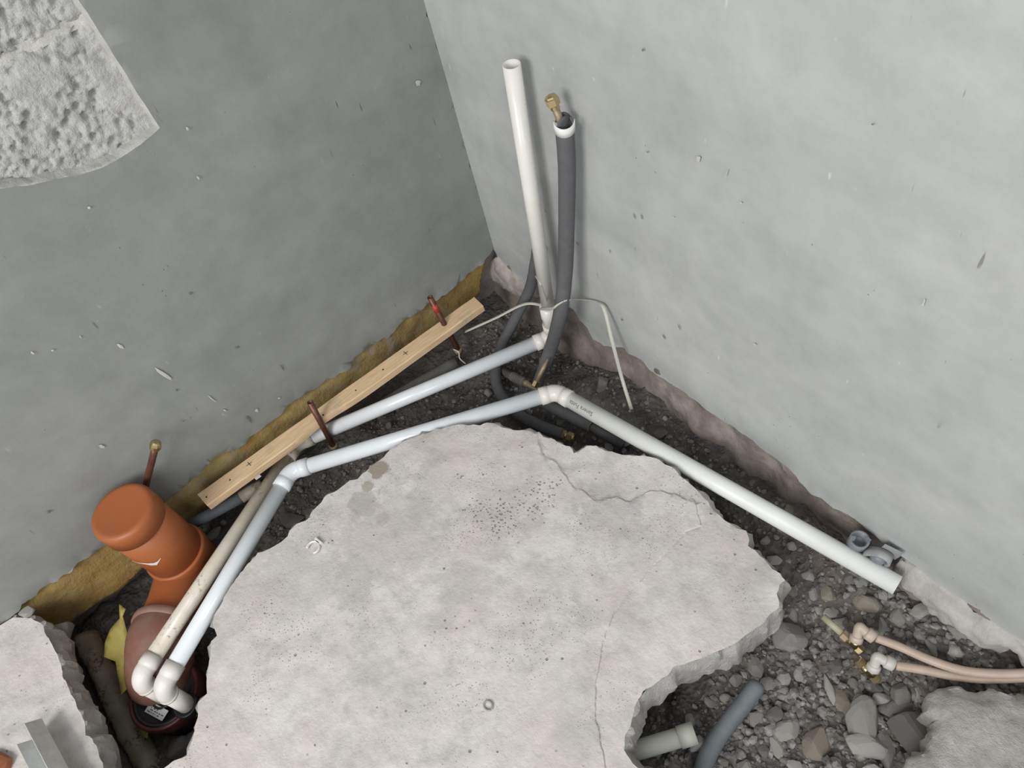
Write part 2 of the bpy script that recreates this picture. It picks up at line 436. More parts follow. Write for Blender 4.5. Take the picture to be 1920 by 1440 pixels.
def sheet(outline, res, mapf, htop, rings, holes=(), seed=0.0, side_noise=0.006, sf=70.0, extra=(), hole_rings=None):
    """Broken slab / plaster skin from an outline: top surface at htop(u,v), ragged sides going down through
    rings [(h, outward)], closed underneath. mapf(u,v,h) -> world."""
    loops = [outline] + list(holes); coords, edges = [], []
    for lp in loops:
        b = len(coords); coords += [V(p) for p in lp]
        edges += [(b + i, b + (i + 1) % len(lp)) for i in range(len(lp))]
    nb = len(coords)
    A = np.array(outline); lo, hi = A.min(0), A.max(0)
    rng = np.random.RandomState(int(seed * 10) + 3)
    gx, gy = np.meshgrid(np.arange(lo[0], hi[0], res), np.arange(lo[1], hi[1], res))
    G = np.stack([gx.ravel(), gy.ravel()], 1) + rng.uniform(-.3, .3, (gx.size, 2)) * res
    keep = in_poly(G, outline)
    for h in holes: keep &= ~in_poly(G, h)
    G = G[keep]
    B = np.concatenate([np.array(l) for l in loops])
    ok = np.ones(len(G), bool)
    for i in range(0, len(G), 2000):
        d = ((G[i:i + 2000, None, :] - B[None, :, :]) ** 2).sum(2).min(1); ok[i:i + 2000] = d > (min(res, .006) * 0.6) ** 2
    G = G[ok]
    coords += [V((float(a), float(b))) for a, b in G]
    coords += [V(p) for p in extra]
    ov, oe, of, *_ = delaunay_2d_cdt(coords, edges, [], 0, 1e-6)
    cen = np.array([[sum(ov[i].x for i in f) / 3, sum(ov[i].y for i in f) / 3] for f in of])
    k = in_poly(cen, outline)
    for h in holes: k &= ~in_poly(cen, h)
    vs = [mapf(v.x, v.y, htop(v.x, v.y)) for v in ov]; fs = [tuple(f) for f, q in zip(of, k) if q]
    TOPN[0] = len(fs)
    # boundary loops: find the output vertex nearest each loop point
    key = {}
    for i, v in enumerate(ov): key[(round(v.x, 6), round(v.y, 6))] = i
    for li, lp in enumerate(loops):
        idx = [key.get((round(p[0], 6), round(p[1], 6))) for p in lp]
        pts = [p for p, i in zip(lp, idx) if i is not None]; idx = [i for i in idx if i is not None]
        n = len(idx); prev = idx
        area2 = sum(pts[i][0] * pts[(i + 1) % n][1] - pts[(i + 1) % n][0] * pts[i][1] for i in range(n))
        sg = 1 if area2 > 0 else -1
        if li: sg = -sg
        nrm = []
        for i in range(n):
            a = V(pts[(i - 3) % n]); b = V(pts[(i + 3) % n]); t = (b - a)
            t = t.normalized() if t.length > 1e-9 else V((1, 0))
            nrm.append(V((t.y, -t.x)) * sg)
        for (h, outw) in (hole_rings if li and hole_rings else rings):
            cur = []
            for i in range(n):
                p = pts[i]
                w = outw + side_noise * fbm(p[0] * sf, p[1] * sf, h * sf + seed, 3)
                hh = htop(*p) + h * (1 + 0.25 * N(p[0] * 25, p[1] * 25, seed + h * 9))
                cur.append(len(vs)); q = V(p) + nrm[i] * w
                vs.append(mapf(q.x, q.y, hh))
            for i in range(n):
                j = (i + 1) % n; fs.append((prev[i], prev[j], cur[j], cur[i]))
            prev = cur
        if li == 0: fs.append(tuple(prev))
    return vs, fs
MXY = lambda u, v, h: V((u, v, h))
MLEFT = lambda u, v, h: V((h, u, v))       # u = world y, v = world z, h out from the left wall
MRIGHT = lambda u, v, h: V((u, -h, v))     # u = world x, v = world z, h out from the right wall
def grid(us, vs_, f):
    vs = [f(u, v) for v in vs_ for u in us]; n = len(us)
    fs = [(j * n + i, j * n + i + 1, (j + 1) * n + i + 1, (j + 1) * n + i) for j in range(len(vs_) - 1) for i in range(n - 1)]
    return vs, fs

# ------------------------------------------------------------------ soil
def soil_z(x, y, rough=True):
    z = -0.135
    z += 0.045 * sstep(-0.16, -0.02, y) * sstep(0.22, 0.45, x)             # bank against the right wall
    z -= 0.030 * sstep(0.30, 0.12, x) * sstep(-0.12, -0.3, y)               # trench along the left wall
    z -= 0.055 * math.exp(-(((x - 0.27) / 0.16) ** 2 + ((y + 1.07) / 0.16) ** 2))
    z -= 0.040 * math.exp(-(((x - 0.17) / 0.07) ** 2 + ((y + 0.02) / 0.07) ** 2))
    z -= 0.040 * math.exp(-(((x - 0.84) / 0.10) ** 2 + ((y + 0.40) / 0.12) ** 2))
    z += 0.020 * sstep(1.05, 1.2, x) * sstep(-0.55, -0.25, y)
    if rough:
        z += 0.012 * fbm(x * 9, y * 9, 1.3, 3) + 0.009 * fbm(x * 38, y * 38, 4.1, 4)
    return z
xs = list(np.arange(-0.06, 1.5, 0.0075)) + [1.6, 1.8, 2.2, 2.8, 3.6]
ys = [-4.2, -3.2, -2.6, -2.2, -1.9, -1.7] + list(np.arange(-1.6, 0.045, 0.0075))
g = grid(xs, ys, lambda x, y: V((x, y, soil_z(x, y))))
struct(link_mesh('floor', *g, SOIL, recalc=False), 'dark damp soil at the bottom of the dug out trench')

# ------------------------------------------------------------------ walls
LBOT = [(927, 468), (900, 497), (877, 516), (838, 546), (818, 561), (795, 576), (789, 584), (760, 600), (730, 632), (697, 647), (667, 673),
        (660, 684), (615, 713), (570, 742), (547, 758), (513, 787), (500, 797), (447, 843), (431, 848), (402, 861), (377, 890), (321, 933),
        (306, 943), (222, 1006), (175, 1038), (166, 1044), (114, 1080), (52, 1127), (20, 1156), (-40, 1200)]
lb = [(atx(*p).y, atx(*p).z) for p in LBOT]
lb[0] = (0.0, lb[0][1] - 0.004)
left_out = lb + [(lb[-1][0] - 0.3, -0.005), (-3.4, 0.0), (-3.4, 2.3), (0.0, 2.3)]
HOLE = [(300, 240), (262, 272), (225, 297), (190, 315), (150, 327), (70, 344), (0, 353), (-90, 352), (-200, 310), (-290, 190), (-300, 20), (-220, -130), (-60, -200), (40, -170)]
hole = [(atx(*p).y, atx(*p).z) for p in HOLE]
vis = lambda p: p[0] > -1.5 and p[1] < 0.06
left_d = densify(left_out, 0.005, 0.005, 42, 2.0, vis)
hole_d = densify(hole, 0.006, 0.0012, 40, 5.0)
und = lambda u, v: 0.0025 * fbm(u * 2.2, v * 2.2, 7.0, 3)
def left_top(u, v): return und(u, v) - 0.002 * sstep(0.03, 0.0, v) + 0.006 * sstep(0.05, 0.25, fbm(u * 9, 3.3, 1.0, 3)) * sstep(0.028, 0.004, v) + 0.004 * fbm(u * 30, v * 30, 2.2, 3) * sstep(0.06, 0.0, v)
core = box_axes((-0.15, -1.6, 1.15), V((0.1, 0, 0)), V((0, 1.85, 0)), V((0, 0, 1.17)))
wall_left = struct(link_mesh('wall_left', *core, BLOCK, smooth=False), 'grey plastered wall with a bare patch of rough blockwork')
o = link_mesh('plaster', *sheet(left_d, 0.03, MLEFT, left_top, [(-0.003, 0.002), (-0.008, 0.003), (-0.014, 0.001), (-0.03, -0.004)], [hole_d], 1.0, 0.003, 110, (), [(-0.0015, 0.0012), (-0.011, 0.0045), (-0.022, 0.006)]), PLASTER_L, wall_left)
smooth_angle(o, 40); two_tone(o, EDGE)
# rough blockwork showing in the patch: two courses with a mortar bed between
joint_z = (atx(140, 55).z + atx(0, 128).z) / 2
def pit(u, v, sd, dens):
    f = fbm(u * 40, v * 40, sd, 4) * 0.0035 + fbm(u * 120, v * 120, sd + 3, 3) * 0.002
    for sc, dep in ((75.0, 0.010), (130.0, 0.006)):
        ds, ps = noise.voronoi(V((u * sc, v * sc, sd)))
        h = 0.5 + 0.5 * noise.noise(ps[0] * 3.7)
        if h < dens: f -= dep * sstep(0.55, 0.12, ds[0])
    return f
def block(y0, y1, z0, z1, seed, smear, dens):
    def f(u, v):
        k = 1.0 - smear * sstep(0.0, 0.22, 0.6 * fbm(u * 7 + seed, v * 7, seed, 3) + (u + 0.55) * 3.0)
        e = min(u - y0, y1 - u, v - z0, z1 - v)
        return V((-0.0140 + pit(u, v, seed, dens) * k + 0.003 * (1 - k) + 0.001 * fbm(u * 50, v * 50, 2, 3) - 0.004 * sstep(0.006, 0.0, e), u, v))
    st = 0.0032
    return grid(list(np.arange(y0, y1, st)) + [y1], list(np.arange(z0, z1, st)) + [z1], f)
hy = [p[0] for p in hole]; hz = [p[1] for p in hole]
link_mesh('block', *block(min(hy) - .03, max(hy) + .03, min(hz) - 0.03, joint_z - 0.002, 3.0, 0.93, 0.52), BLOCK, wall_left, recalc=False)
link_mesh('block', *block(min(hy) - .03, max(hy) + .03, joint_z + 0.002, max(hz) + 0.03, 9.0, 0.25, 0.66), BLOCK, wall_left, recalc=False)
link_mesh('mortar_joint', *grid(list(np.arange(min(hy) - .03, max(hy) + .03, 0.006)), list(np.arange(joint_z - .008, joint_z + .0081, 0.004)),
          lambda u, v: V((-0.017 + 0.003 * fbm(u * 40, v * 40, 1, 3), u, v))), MORTAR, wall_left, recalc=False)

RBOT = [(930, 482), (935, 500), (960, 528), (989, 538), (1030, 560), (1072, 580), (1085, 602), (1100, 617), (1110, 637), (1130, 650), (1167, 655),
        (1175, 665), (1200, 676), (1217, 697), (1270, 732), (1317, 767), (1350, 790), (1390, 815), (1420, 840), (1480, 885), (1496, 906),
        (1517, 929), (1537, 937), (1560, 956), (1587, 968), (1671, 1034), (1712, 1065), (1760, 1103), (1833, 1157), (1893, 1200), (1960, 1245)]
rb = [(aty(*p).x, aty(*p).z) for p in RBOT]
rb[0] = (-0.004, rb[0][1])
right_out = rb + [(1.7, 0.0), (3.4, 0.0), (3.4, 2.3), (-0.004, 2.3)]
right_d = densify(right_out, 0.006, 0.0022, 55, 8.0, lambda p: p[0] < 1.5 and p[1] < 0.06)
def right_top(u, v): return 0.002 * fbm(u * 2.0, v * 2.0, 17.0, 3) - 0.004 * sstep(0.025, 0.0, v) + 0.002 * fbm(u * 30, v * 30, 5.2, 3) * sstep(0.06, 0.0, v)
core = box_axes((1.6, 0.13, 1.15), V((1.85, 0, 0)), V((0, 0.1, 0)), V((0, 0, 1.17)))
wall_right = struct(link_mesh('wall_right', *core, BLOCK, smooth=False), 'pale grey plastered wall with a ragged lower edge')
o = link_mesh('plaster', *sheet(right_d, 0.03, MRIGHT, right_top, [(-0.003, 0.0012), (-0.008, 0.0005), (-0.016, -0.002), (-0.03, -0.003)], (), 2.0, 0.0025, 120), PLASTER, wall_right)
smooth_angle(o, 40); two_tone(o, EDGE)
# dried smears and chips on the plaster, each a thin raised patch
def smear(name, wall, fn, px, py, L, W, deg, mat, seed):
    c = fn(px, py); n = V((1, 0, 0)) if fn is atx else V((0, -1, 0))
    e1 = (fn(px + math.cos(math.radians(deg)) * 10, py + math.sin(math.radians(deg)) * 10) - c).normalized(); e2 = n.cross(e1)
    k = (c - C).length / F; vs = [c + n * 0.0042]; m_ = 14
    for i in range(m_):
        a = 2 * math.pi * i / m_; j = 0.75 + 0.5 * N(seed * 3.7 + math.cos(a), math.sin(a) * 1.3)
        vs.append(c + e1 * (math.cos(a) * L * k / 2 * j) + e2 * (math.sin(a) * W * k / 2 * j) + n * 0.0032)
    link_mesh(name, vs, [(0, 1 + i, 1 + (i + 1) % m_) for i in range(m_)], mat, wall, smooth=True)
PALEM = m_mortar('pale_smear', (0.52, 0.50, 0.47), (0.64, 0.62, 0.59))
DARKM = m_mortar('dark_scuff', (0.15, 0.15, 0.145), (0.24, 0.24, 0.23))
for i, (px, py, L, W, dg) in enumerate([(305, 700, 56, 7, 35), (225, 648, 22, 7, 40), (60, 660, 9, 5, 30), (98, 655, 6, 5, 10), (150, 630, 8, 3, 45), (782, 155, 16, 12, 60), (350, 240, 9, 6, 50),
                                        (370, 332, 10, 5, 50), (166, 388, 9, 5, 30), (395, 745, 30, 3, 40), (420, 768, 10, 4, 20), (480, 768, 12, 7, 60), (190, 835, 14, 8, 20), (522, 745, 6, 4, 0)]):
    smear('plaster_smear', wall_left, atx, px, py, L, W, dg, PALEM, i)
for i, (px, py, L, W, dg) in enumerate([(1313, 296, 20, 12, 120), (1366, 322, 26, 3, 105), (1392, 378, 8, 6, 0), (1418, 644, 9, 7, 0), (1735, 565, 28, 5, 115), (1265, 405, 7, 4, 0)]):
    smear('plaster_smear', wall_right, aty, px, py, L, W, dg, PALEM, 20 + i)
for i, (px, py, L, W, dg) in enumerate([(1276, 612, 18, 3, 65), (1247, 630, 14, 5, 60), (1209, 91, 10, 5, 120), (1192, 403, 16, 3, 70), (1206, 405, 16, 3, 72), (1085, 455, 14, 3, 60), (1168, 598, 6, 6, 0), (1217, 283, 6, 4, 0), (1640, 230, 6, 4, 0), (1146, 470, 12, 3, 70)]):
    smear('scuff', wall_right, aty, px, py, L, W, dg, DARKM, 40 + i)
for i, (px, py, L, W, dg) in enumerate([(356, 548, 7, 6, 0), (443, 650, 9, 6, 0), (330, 730, 6, 5, 0), (528, 688, 22, 4, 55), (465, 785, 28, 6, 50), (90, 958, 9, 7, 0), (342, 788, 4, 4, 0)]):
    smear('scuff', wall_left, atx, px, py, L, W, dg, DARKM, 60 + i)
# footing faces under the plaster
gx = list(np.arange(-0.06, 1.6, 0.008)) + [2.2, 3.4]; gz = list(np.arange(-0.32, 0.021, 0.008))
link_mesh('footing', *grid(gx, gz, lambda u, v: V((u, 0.012 - 0.022 * sstep(-0.03, -0.14, v) - 0.017 * fbm(u * 11, v * 11, 3, 5), v))), FOUND, wall_right, recalc=False)
gy = [-3.4, -2.4] + list(np.arange(-1.6, 0.06, 0.01))
link_mesh('footing', *grid(gy, gz, lambda u, v: V((-0.035 + 0.006 * fbm(u * 14, v * 14, 8, 4), u, v))), FOUND, wall_left, recalc=False)
# pale mortar lumps at the foot of the right wall
LUMP = [(1690, 1052), (1760, 1100), (1803, 1130), (1833, 1154), (1880, 1186), (1905, 1200), (1960, 1235), (1940, 1262), (1893, 1214), (1872, 1226), (1850, 1226), (1818, 1232),
        (1795, 1200), (1762, 1188), (1756, 1158), (1732, 1128), (1700, 1100), (1672, 1068)]
lp = [(aty(*p).x, aty(*p).z) for p in LUMP]
lpd = densify(lp, 0.006, 0.003, 45, 3.0)
LA = np.array(lpd)
def lump_top(u, v):
    d = math.sqrt(((LA - np.array([u, v])) ** 2).sum(1).min())
    return 0.002 + 0.012 * sstep(0.0, 0.03, d) + 0.009 * fbm(u * 28, v * 28, 6, 4)
tag(link_mesh('mortar_spill', *sheet(lpd, 0.007, MRIGHT, lump_top, [(-0.006, 0.002), (-0.03, 0.0)], (), 3.0, 0.003), m_mortar('spill_mortar', (0.40, 0.37, 0.35), (0.60, 0.57, 0.545))),
    'pale lumpy mortar spilled along the foot of the right wall', 'mortar')
SPILL = [(905, 500), (932, 484), (945, 500), (975, 528), (1000, 540), (1010, 556), (985, 562), (955, 545), (925, 525)]
sp = densify([(aty(*p).x, aty(*p).z) for p in SPILL], 0.005, 0.003, 45, 4.0); SA = np.array(sp)
def sp_top(u, v):
    d = math.sqrt(((SA - np.array([u, v])) ** 2).sum(1).min())
    return 0.001 + 0.010 * sstep(0.0, 0.02, d) + 0.007 * fbm(u * 35, v * 35, 1, 4)
tag(link_mesh('mortar_lump', *sheet(sp, 0.006, MRIGHT, sp_top, [(-0.005, 0.002), (-0.03, 0.0)], (), 4.0, 0.003), m_mortar('pinkish_mortar', (0.33, 0.28, 0.26), (0.58, 0.53, 0.50))),
    'pinkish crumbling mortar lump in the room corner under the plaster', 'mortar')

# yellow insulation strip under the left plaster
ITOP = [(932, 478), (800, 570), (640, 700), (480, 812), (310, 938), (175, 1036), (40, 1142)]
it = [(atx(*p).y, 0.012) for p in ITOP]
IBOT = [(-1.19, -0.06), (-1.15, -0.115), (-1.02, -0.125), (-0.9, -0.10), (-0.8, -0.095), (-0.55, -0.08), (-0.3, -0.075), (-0.12, -0.085), (-0.065, -0.075), (-0.045, -0.03)]
iout = densify(it + [(-1.2, 0.0)] + IBOT, 0.01, 0.004, 30, 6.0)
def ins_top(u, v): return -0.010 + 0.16 * max(0.0, -v - 0.01) * (0.6 + 0.5 * N(u * 9)) + 0.005 * fbm(u * 18, v * 18, 3, 4) - 0.010 * sstep(-0.02, 0.01, v)
tag(link_mesh('insulation_strip', *sheet(iout, 0.008, MLEFT, ins_top, [(-0.004, 0.002), (-0.010, 0.0)], (), 5.0, 0.003), WOOL),
    'yellow brown insulation strip exposed below the left plaster', 'insulation')

# ------------------------------------------------------------------ concrete slabs
def seg_side(poly):
    A = np.array(poly); P0, D_ = A[:-1], A[1:] - A[:-1]; LL = (D_ ** 2).sum(1)
    def f(x, y):
        ap = np.array((x, y)) - P0; t = np.clip((ap * D_).sum(1) / LL, 0, 1)
        d = ((ap - D_ * t[:, None]) ** 2).sum(1); i = int(d.argmin())
        sd = 1 if D_[i, 0] * ap[i, 1] - D_[i, 1] * ap[i, 0] > 0 else -1
        return math.sqrt(d[i]) * sd
    return f
def roughen(poly, step=0.006, jag=0.004, jf=45.0):
    out = []
    for a, b in zip(poly[:-1], poly[1:]):
        a, b = V(a), V(b); t = b - a; n = max(1, int(t.length / step)); nn = V((-t.y, t.x)).normalized()
        for k in range(n):
            p = a + t * (k / n); out.append(tuple(p + nn * jag * fbm(p.x * jf, p.y * jf, 3.0, 3)))
    return out + [tuple(poly[-1])]
pz = lambda p, z=0.0: (atz(p[0], p[1], z).x, atz(p[0], p[1], z).y)
SLAB = [(310, 1440), (325, 1427), (350, 1417), (357, 1395), (367, 1370), (372, 1317), (385, 1300), (387, 1255), (392, 1230), (395, 1202), (405, 1192),
        (404, 1182), (397, 1167), (404, 1147), (420, 1120), (434, 1098), (459, 1063), (484, 1038), (511, 1026), (539, 1005), (542, 995), (557, 983), (579, 971),
        (588, 956), (615, 928), (628, 922), (655, 901), (670, 898), (692, 879), (732, 843), (762, 824), (814, 806), (869, 797), (900, 798), (912, 792),
        (924, 794), (940, 803), (962, 807), (1009, 808), (1025, 818), (1050, 827), (1066, 835), (1075, 847), (1084, 844), (1100, 833), (1119, 832),
        (1134, 844), (1166, 850), (1206, 850), (1231, 857), (1259, 876), (1287, 897), (1309, 919), (1331, 944), (1353, 969), (1381, 988), (1397, 994),
        (1406, 1010), (1403, 1022), (1431, 1047), (1444, 1060), (1462, 1076), (1472, 1088), (1462, 1097), (1459, 1113), (1460, 1138), (1445, 1155),
        (1425, 1172), (1395, 1197), (1362, 1215), (1330, 1227), (1300, 1242), (1262, 1252), (1235, 1277), (1207, 1297), (1192, 1317), (1185, 1352),
        (1172, 1377), (1170, 1405), (1187, 1430), (1205, 1450), (1235, 1500), (1260, 1560)]
slab = [pz(p) for p in SLAB] + [(1.10, -0.56), (1.3, -0.62), (1.6, -0.66), (2.4, -0.7), (2.4, -2.4), (0.6, -2.4), (0.47, -1.7), (0.43, -1.3)]
slab_d = densify(slab, 0.006, 0.0035, 50, 11.0, lambda p: p[0] < 1.25 and p[1] > -1.35)
crack_l = [pz(p) for p in [(1140, 1470), (1128, 1400), (1114, 1325), (1122, 1250), (1135, 1185), (1150, 1150), (1185, 1105), (1220, 1065), (1250, 1035), (1285, 995), (1316, 985), (1308, 960), (1300, 930)]]
crack_l = roughen(crack_l, 0.006, 0.0025)
crack = seg_side(crack_l)
chip_l = [pz(p) for p in [(985, 800), (1010, 813), (1019, 845), (1050, 880), (1080, 915), (1115, 930), (1180, 935), (1240, 915), (1300, 940)]]
chip_l = roughen(chip_l, 0.006, 0.008, 25)
chip = seg_side(chip_l)
hollow_pts = [(pz((965, 940)), 0.10, -0.004), (pz((1190, 900)), 0.06, -0.006), (pz((1250, 895)), 0.03, 0.004), (pz((930, 830)), 0.06, 0.004)]
def along(poly, offs, step=0.004):
    out = []
    for a, b in zip(poly[:-1], poly[1:]):
        a, b = V(a), V(b); t = (b - a); n = max(1, int(t.length / step)); nn = V((-t.y, t.x)).normalized()
        for k in range(n):
            w = 0.0012 * fbm(a.x * 200 + k * .9, k * .31, 0.0, 2)
            for o_ in offs: out.append(tuple(a + t * (k / n) + nn * o_))
    return out
ex_pts = along(crack_l, (-0.0018, -0.0005, 0.0009, 0.0022)) + along(chip_l, (-0.002, 0.002))
def slab_top(x, y):
    z = 0.005 * fbm(x * 3.2, y * 3.2, 2.0, 3) + 0.0022 * fbm(x * 22, y * 22, 5.0, 4) + 0.0012 * fbm(x * 70, y * 70, 1.0, 3)
    if 0.2 < x < 1.05 and y > -0.75:
        c = crack(x, y)
        z -= 0.0022 * sstep(0.0014, -0.0014, c) * sstep(-0.16, -0.02, c)
        z -= 0.0012 * sstep(0.0012, 0.0, abs(c + 0.0005))
        k = chip(x, y)
        z -= 0.0035 * sstep(-0.0015, 0.0025, k) * sstep(0.10, 0.01, k)
    for (px, py), r, h in hollow_pts:
        z += h * math.exp(-((x - px) ** 2 + (y - py) ** 2) / (r * r))
    return z
sp3 = lambda px, py: tuple(atz(px, py, 0.0))
MAINC = m_concrete('stained_concrete', [(sp3(712, 880), 0.022, (0.26, 0.21, 0.16), 0.75), (sp3(690, 912), 0.014, (0.33, 0.28, 0.22), 0.7), (sp3(682, 942), 0.036, (0.42, 0.39, 0.36), 0.7), (sp3(716, 972), 0.014, (0.40, 0.35, 0.29), 0.6),
    (sp3(720, 1010), 0.10, (0.52, 0.49, 0.44), 0.5), (sp3(560, 1075), 0.09, (0.54, 0.515, 0.47), 0.5), (sp3(950, 950), 0.07, (0.55, 0.50, 0.475), 0.55), (sp3(1140, 950), 0.06, (0.50, 0.475, 0.46), 0.55), (sp3(665, 1090), 0.05, (0.48, 0.465, 0.44), 0.5)],
    [(sp3(940, 965), 0.04), (sp3(995, 935), 0.04), (sp3(1035, 905), 0.02), (sp3(890, 950), 0.02), (sp3(860, 890), 0.009)])
main = link_mesh('concrete_slab', *sheet(slab_d, 0.009, MXY, slab_top,
        [(-0.004, 0.002), (-0.012, 0.005), (-0.030, 0.009), (-0.055, 0.010), (-0.085, 0.004), (-0.14, -0.02)], (), 7.0, 0.009, 45, ex_pts), MAINC)
smooth_angle(main, 32); two_tone(main, BROKEN)
tag(main, 'large pale broken concrete floor slab in the middle of the trench', 'concrete slab')

LEFT = [(-80, 1240), (-20, 1192), (0, 1174), (24, 1158), (60, 1158), (80, 1170), (88, 1195), (100, 1212), (107, 1230), (112, 1255), (130, 1290), (142, 1317), (157, 1352),
        (160, 1375), (172, 1385), (180, 1405), (190, 1430), (196, 1460), (205, 1520)]
lslab = [pz(p) for p in LEFT] + [(0.36, -1.5), (0.37, -1.9), (0.3, -2.4), (0.005, -2.4), (0.005, -1.4)]
ls_d = densify(lslab, 0.006, 0.004, 45, 13.0, lambda p: p[1] > -1.5 and p[0] > 0.01)
def ls_top(x, y): return 0.005 * fbm(x * 5, y * 5, 6.0, 3) + 0.003 * fbm(x * 24, y * 24, 5.0, 4) + 0.0012 * fbm(x * 70, y * 70, 1.0, 3)
o = link_mesh('concrete_slab', *sheet(ls_d, 0.009, MXY, ls_top, [(-0.003, 0.001), (-0.016, 0.004), (-0.034, 0.008), (-0.052, 0.004), (-0.068, -0.008), (-0.10, -0.04)], (), 8.0, 0.013, 34), CONC)
smooth_angle(o, 24); two_tone(o, BROKEN); tag(o, 'broken concrete slab edge below the left wall carrying the metal channel', 'concrete slab')
CH = [(1748, 1330), (1757, 1310), (1779, 1286), (1802, 1285), (1813, 1293), (1830, 1297), (1872, 1293), (1912, 1305), (1960, 1300), (2010, 1340), (2030, 1440), (1960, 1540),
      (1840, 1560), (1740, 1500), (1703, 1440), (1712, 1420), (1746, 1409), (1746, 1392), (1760, 1361), (1768, 1343)]
ch = [pz(p, -0.03) for p in CH]; ch_d = densify(ch, 0.005, 0.004, 50, 15.0); CA = np.array(ch_d)
def ch_top(x, y):
    d = math.sqrt(((CA - np.array([x, y])) ** 2).sum(1).min())
    return -0.03 - 0.012 * sstep(0.02, 0.0, d) + 0.010 * fbm(x * 14, y * 14, 3.0, 4) + 0.004 * fbm(x * 50, y * 50, 1.0, 3)
o = link_mesh('concrete_chunk', *sheet(ch_d, 0.007, MXY, ch_top, [(-0.006, 0.003), (-0.02, 0.006), (-0.05, 0.004), (-0.09, -0.01)], (), 9.0, 0.008, 50), BROKEN)
smooth_angle(o, 45); tag(o, 'broken pale concrete chunk lying on the gravel near the right wall', 'concrete chunk')
# ------------------------------------------------------------------ waste pipe running up the corner (pipe A)
r = 0.0152; rv = 0.0135
A0 = atz(258, 1276, -0.026); A1 = atz(556, 832, -0.072); A2 = atz(1036, 630, -0.040); A3 = V((0.262, -0.032, 0.580)); A3 = aty(959, 120, -0.034)
root = thing('waste_pipe', 'dirty white waste pipe that rises upright beside the room corner', 'pipe', A1)
e1, m1a, m1b = elbow(A0, A1, A0 + V((0.01, -0.005, -0.2)), r, 0.021, 0.024, L2=0.007)
link_mesh('elbow', *e1, FIT, root)
e2, m2a, m2b = elbow(A1, A0, A2, r, 0.03, 0.022)
link_mesh('elbow', *e2, PVCC, root)
e3, m3a, m3b = elbow(A2, A1, A3, r, 0.022, 0.020)
link_mesh('elbow', *e3, FIT, root)
link_mesh('pipe', *sweep([(m1a, r), (m2a, r)], 32), PVCC, root)['label'] = 'cream pipe length spotted with dirt'
link_mesh('pipe', *sweep([(m2b, r), (m3a, r)], 32), PVC, root)['label'] = 'glossy blue white pipe length'
dn = (A3 - A2).normalized()
link_mesh('coupling', *sweep([(m3b - dn * 0.004, r + .0005), (m3b + dn * 0.03, r + .0008), (m3b + dn * 0.034, r + 0.0022), (m3b + dn * 0.066, r + 0.0024), (m3b + dn * 0.066, rv)], 32), PVCW, root)
link_mesh('pipe', *hollow(m3b + dn * 0.05, A3, rv, 0.0016, 0.12), PVCW, root)['label'] = 'upright open topped pipe length'
link_mesh('stub', *sweep([(m1b, r), (m1b + V((0.003, -0.002, -0.09)), r)], 28), FIT, root)

# ------------------------------------------------------------------ waste pipe running along the right wall (pipe B)
B0 = atz(301, 1293, -0.026); B1 = atz(545, 884, -0.018); B2 = atz(1043, 735, -0.020); B3 = atz(1683, 1098, -0.030)
rB = 0.0155
root = thing('waste_pipe', 'white waste pipe bent around the slab and lying open ended beside the right wall', 'pipe', B2)
f1, n1a, n1b = elbow(B0, B1, B0 + V((0.01, -0.005, -0.2)), rB, 0.021, 0.026, L2=0.007)
link_mesh('elbow', *f1, FIT, root)
f2, n2a, n2b = elbow(B1, B0, B2, rB, 0.03, 0.022); link_mesh('elbow', *f2, PVC, root)
f3, n3a, n3b = elbow(B2, B1, B3, rB, 0.026, 0.020); link_mesh('elbow', *f3, FIT, root)
link_mesh('pipe', *sweep([(n1a, rB), (n2a, rB)], 32), PVC, root)
link_mesh('pipe', *sweep([(n2b, rB), (n3a, rB)], 32), PVC, root)
last = link_mesh('pipe', *hollow(n3b, B3, rB + 0.0006, 0.0018, 0.12), PVCI, root); last['label'] = 'ivory printed pipe length with a sawn open end'
link_mesh('stub', *sweep([(n1b, rB), (n1b + V((0.003, -0.002, -0.09)), rB)], 28), FIT, root)
# printed lettering, wrapped on the pipe
def lettering(text, size, length, place, name, parent, mat):
    cu = bpy.data.curves.new(name, 'FONT'); cu.body = text; cu.size = size; cu.resolution_u = 2
    to = bpy.data.objects.new(name, cu); COL.objects.link(to)
    dg = bpy.context.evaluated_depsgraph_get(); me = bpy.data.meshes.new_from_object(to.evaluated_get(dg))
    bpy.data.objects.remove(to)
    vs = [v.co.copy() for v in me.vertices]; fs = [tuple(p.vertices) for p in me.polygons]
    w = max(v.x for v in vs); sc = length / w
    return link_mesh(name, [place(v.x * sc, v.y) for v in vs], fs, mat, parent, smooth=False, recalc=False)
axB = (B3 - B2).normalized()
ts = B2 + axB * ((atz(1117, 771, -0.01) - B2).dot(axB)); te = B2 + axB * ((atz(1075, 746, -0.01) - B2).dot(axB))
tl = (ts - te).length; nB = (C - ts); nB = (nB - axB * nB.dot(axB)).normalized()
nB = Matrix.Rotation(math.radians(10), 3, axB) @ nB; e1d = -axB; upB = nB.cross(e1d)
RR = rB + 0.0009
def place_b(x, y):
    a = (y - 0.003) / RR
    return ts + e1d * x + (nB * math.cos(a) + upB * math.sin(a)) * RR
lettering('Sanera Futta', 0.0115, tl, place_b, 'lettering', last, INK)

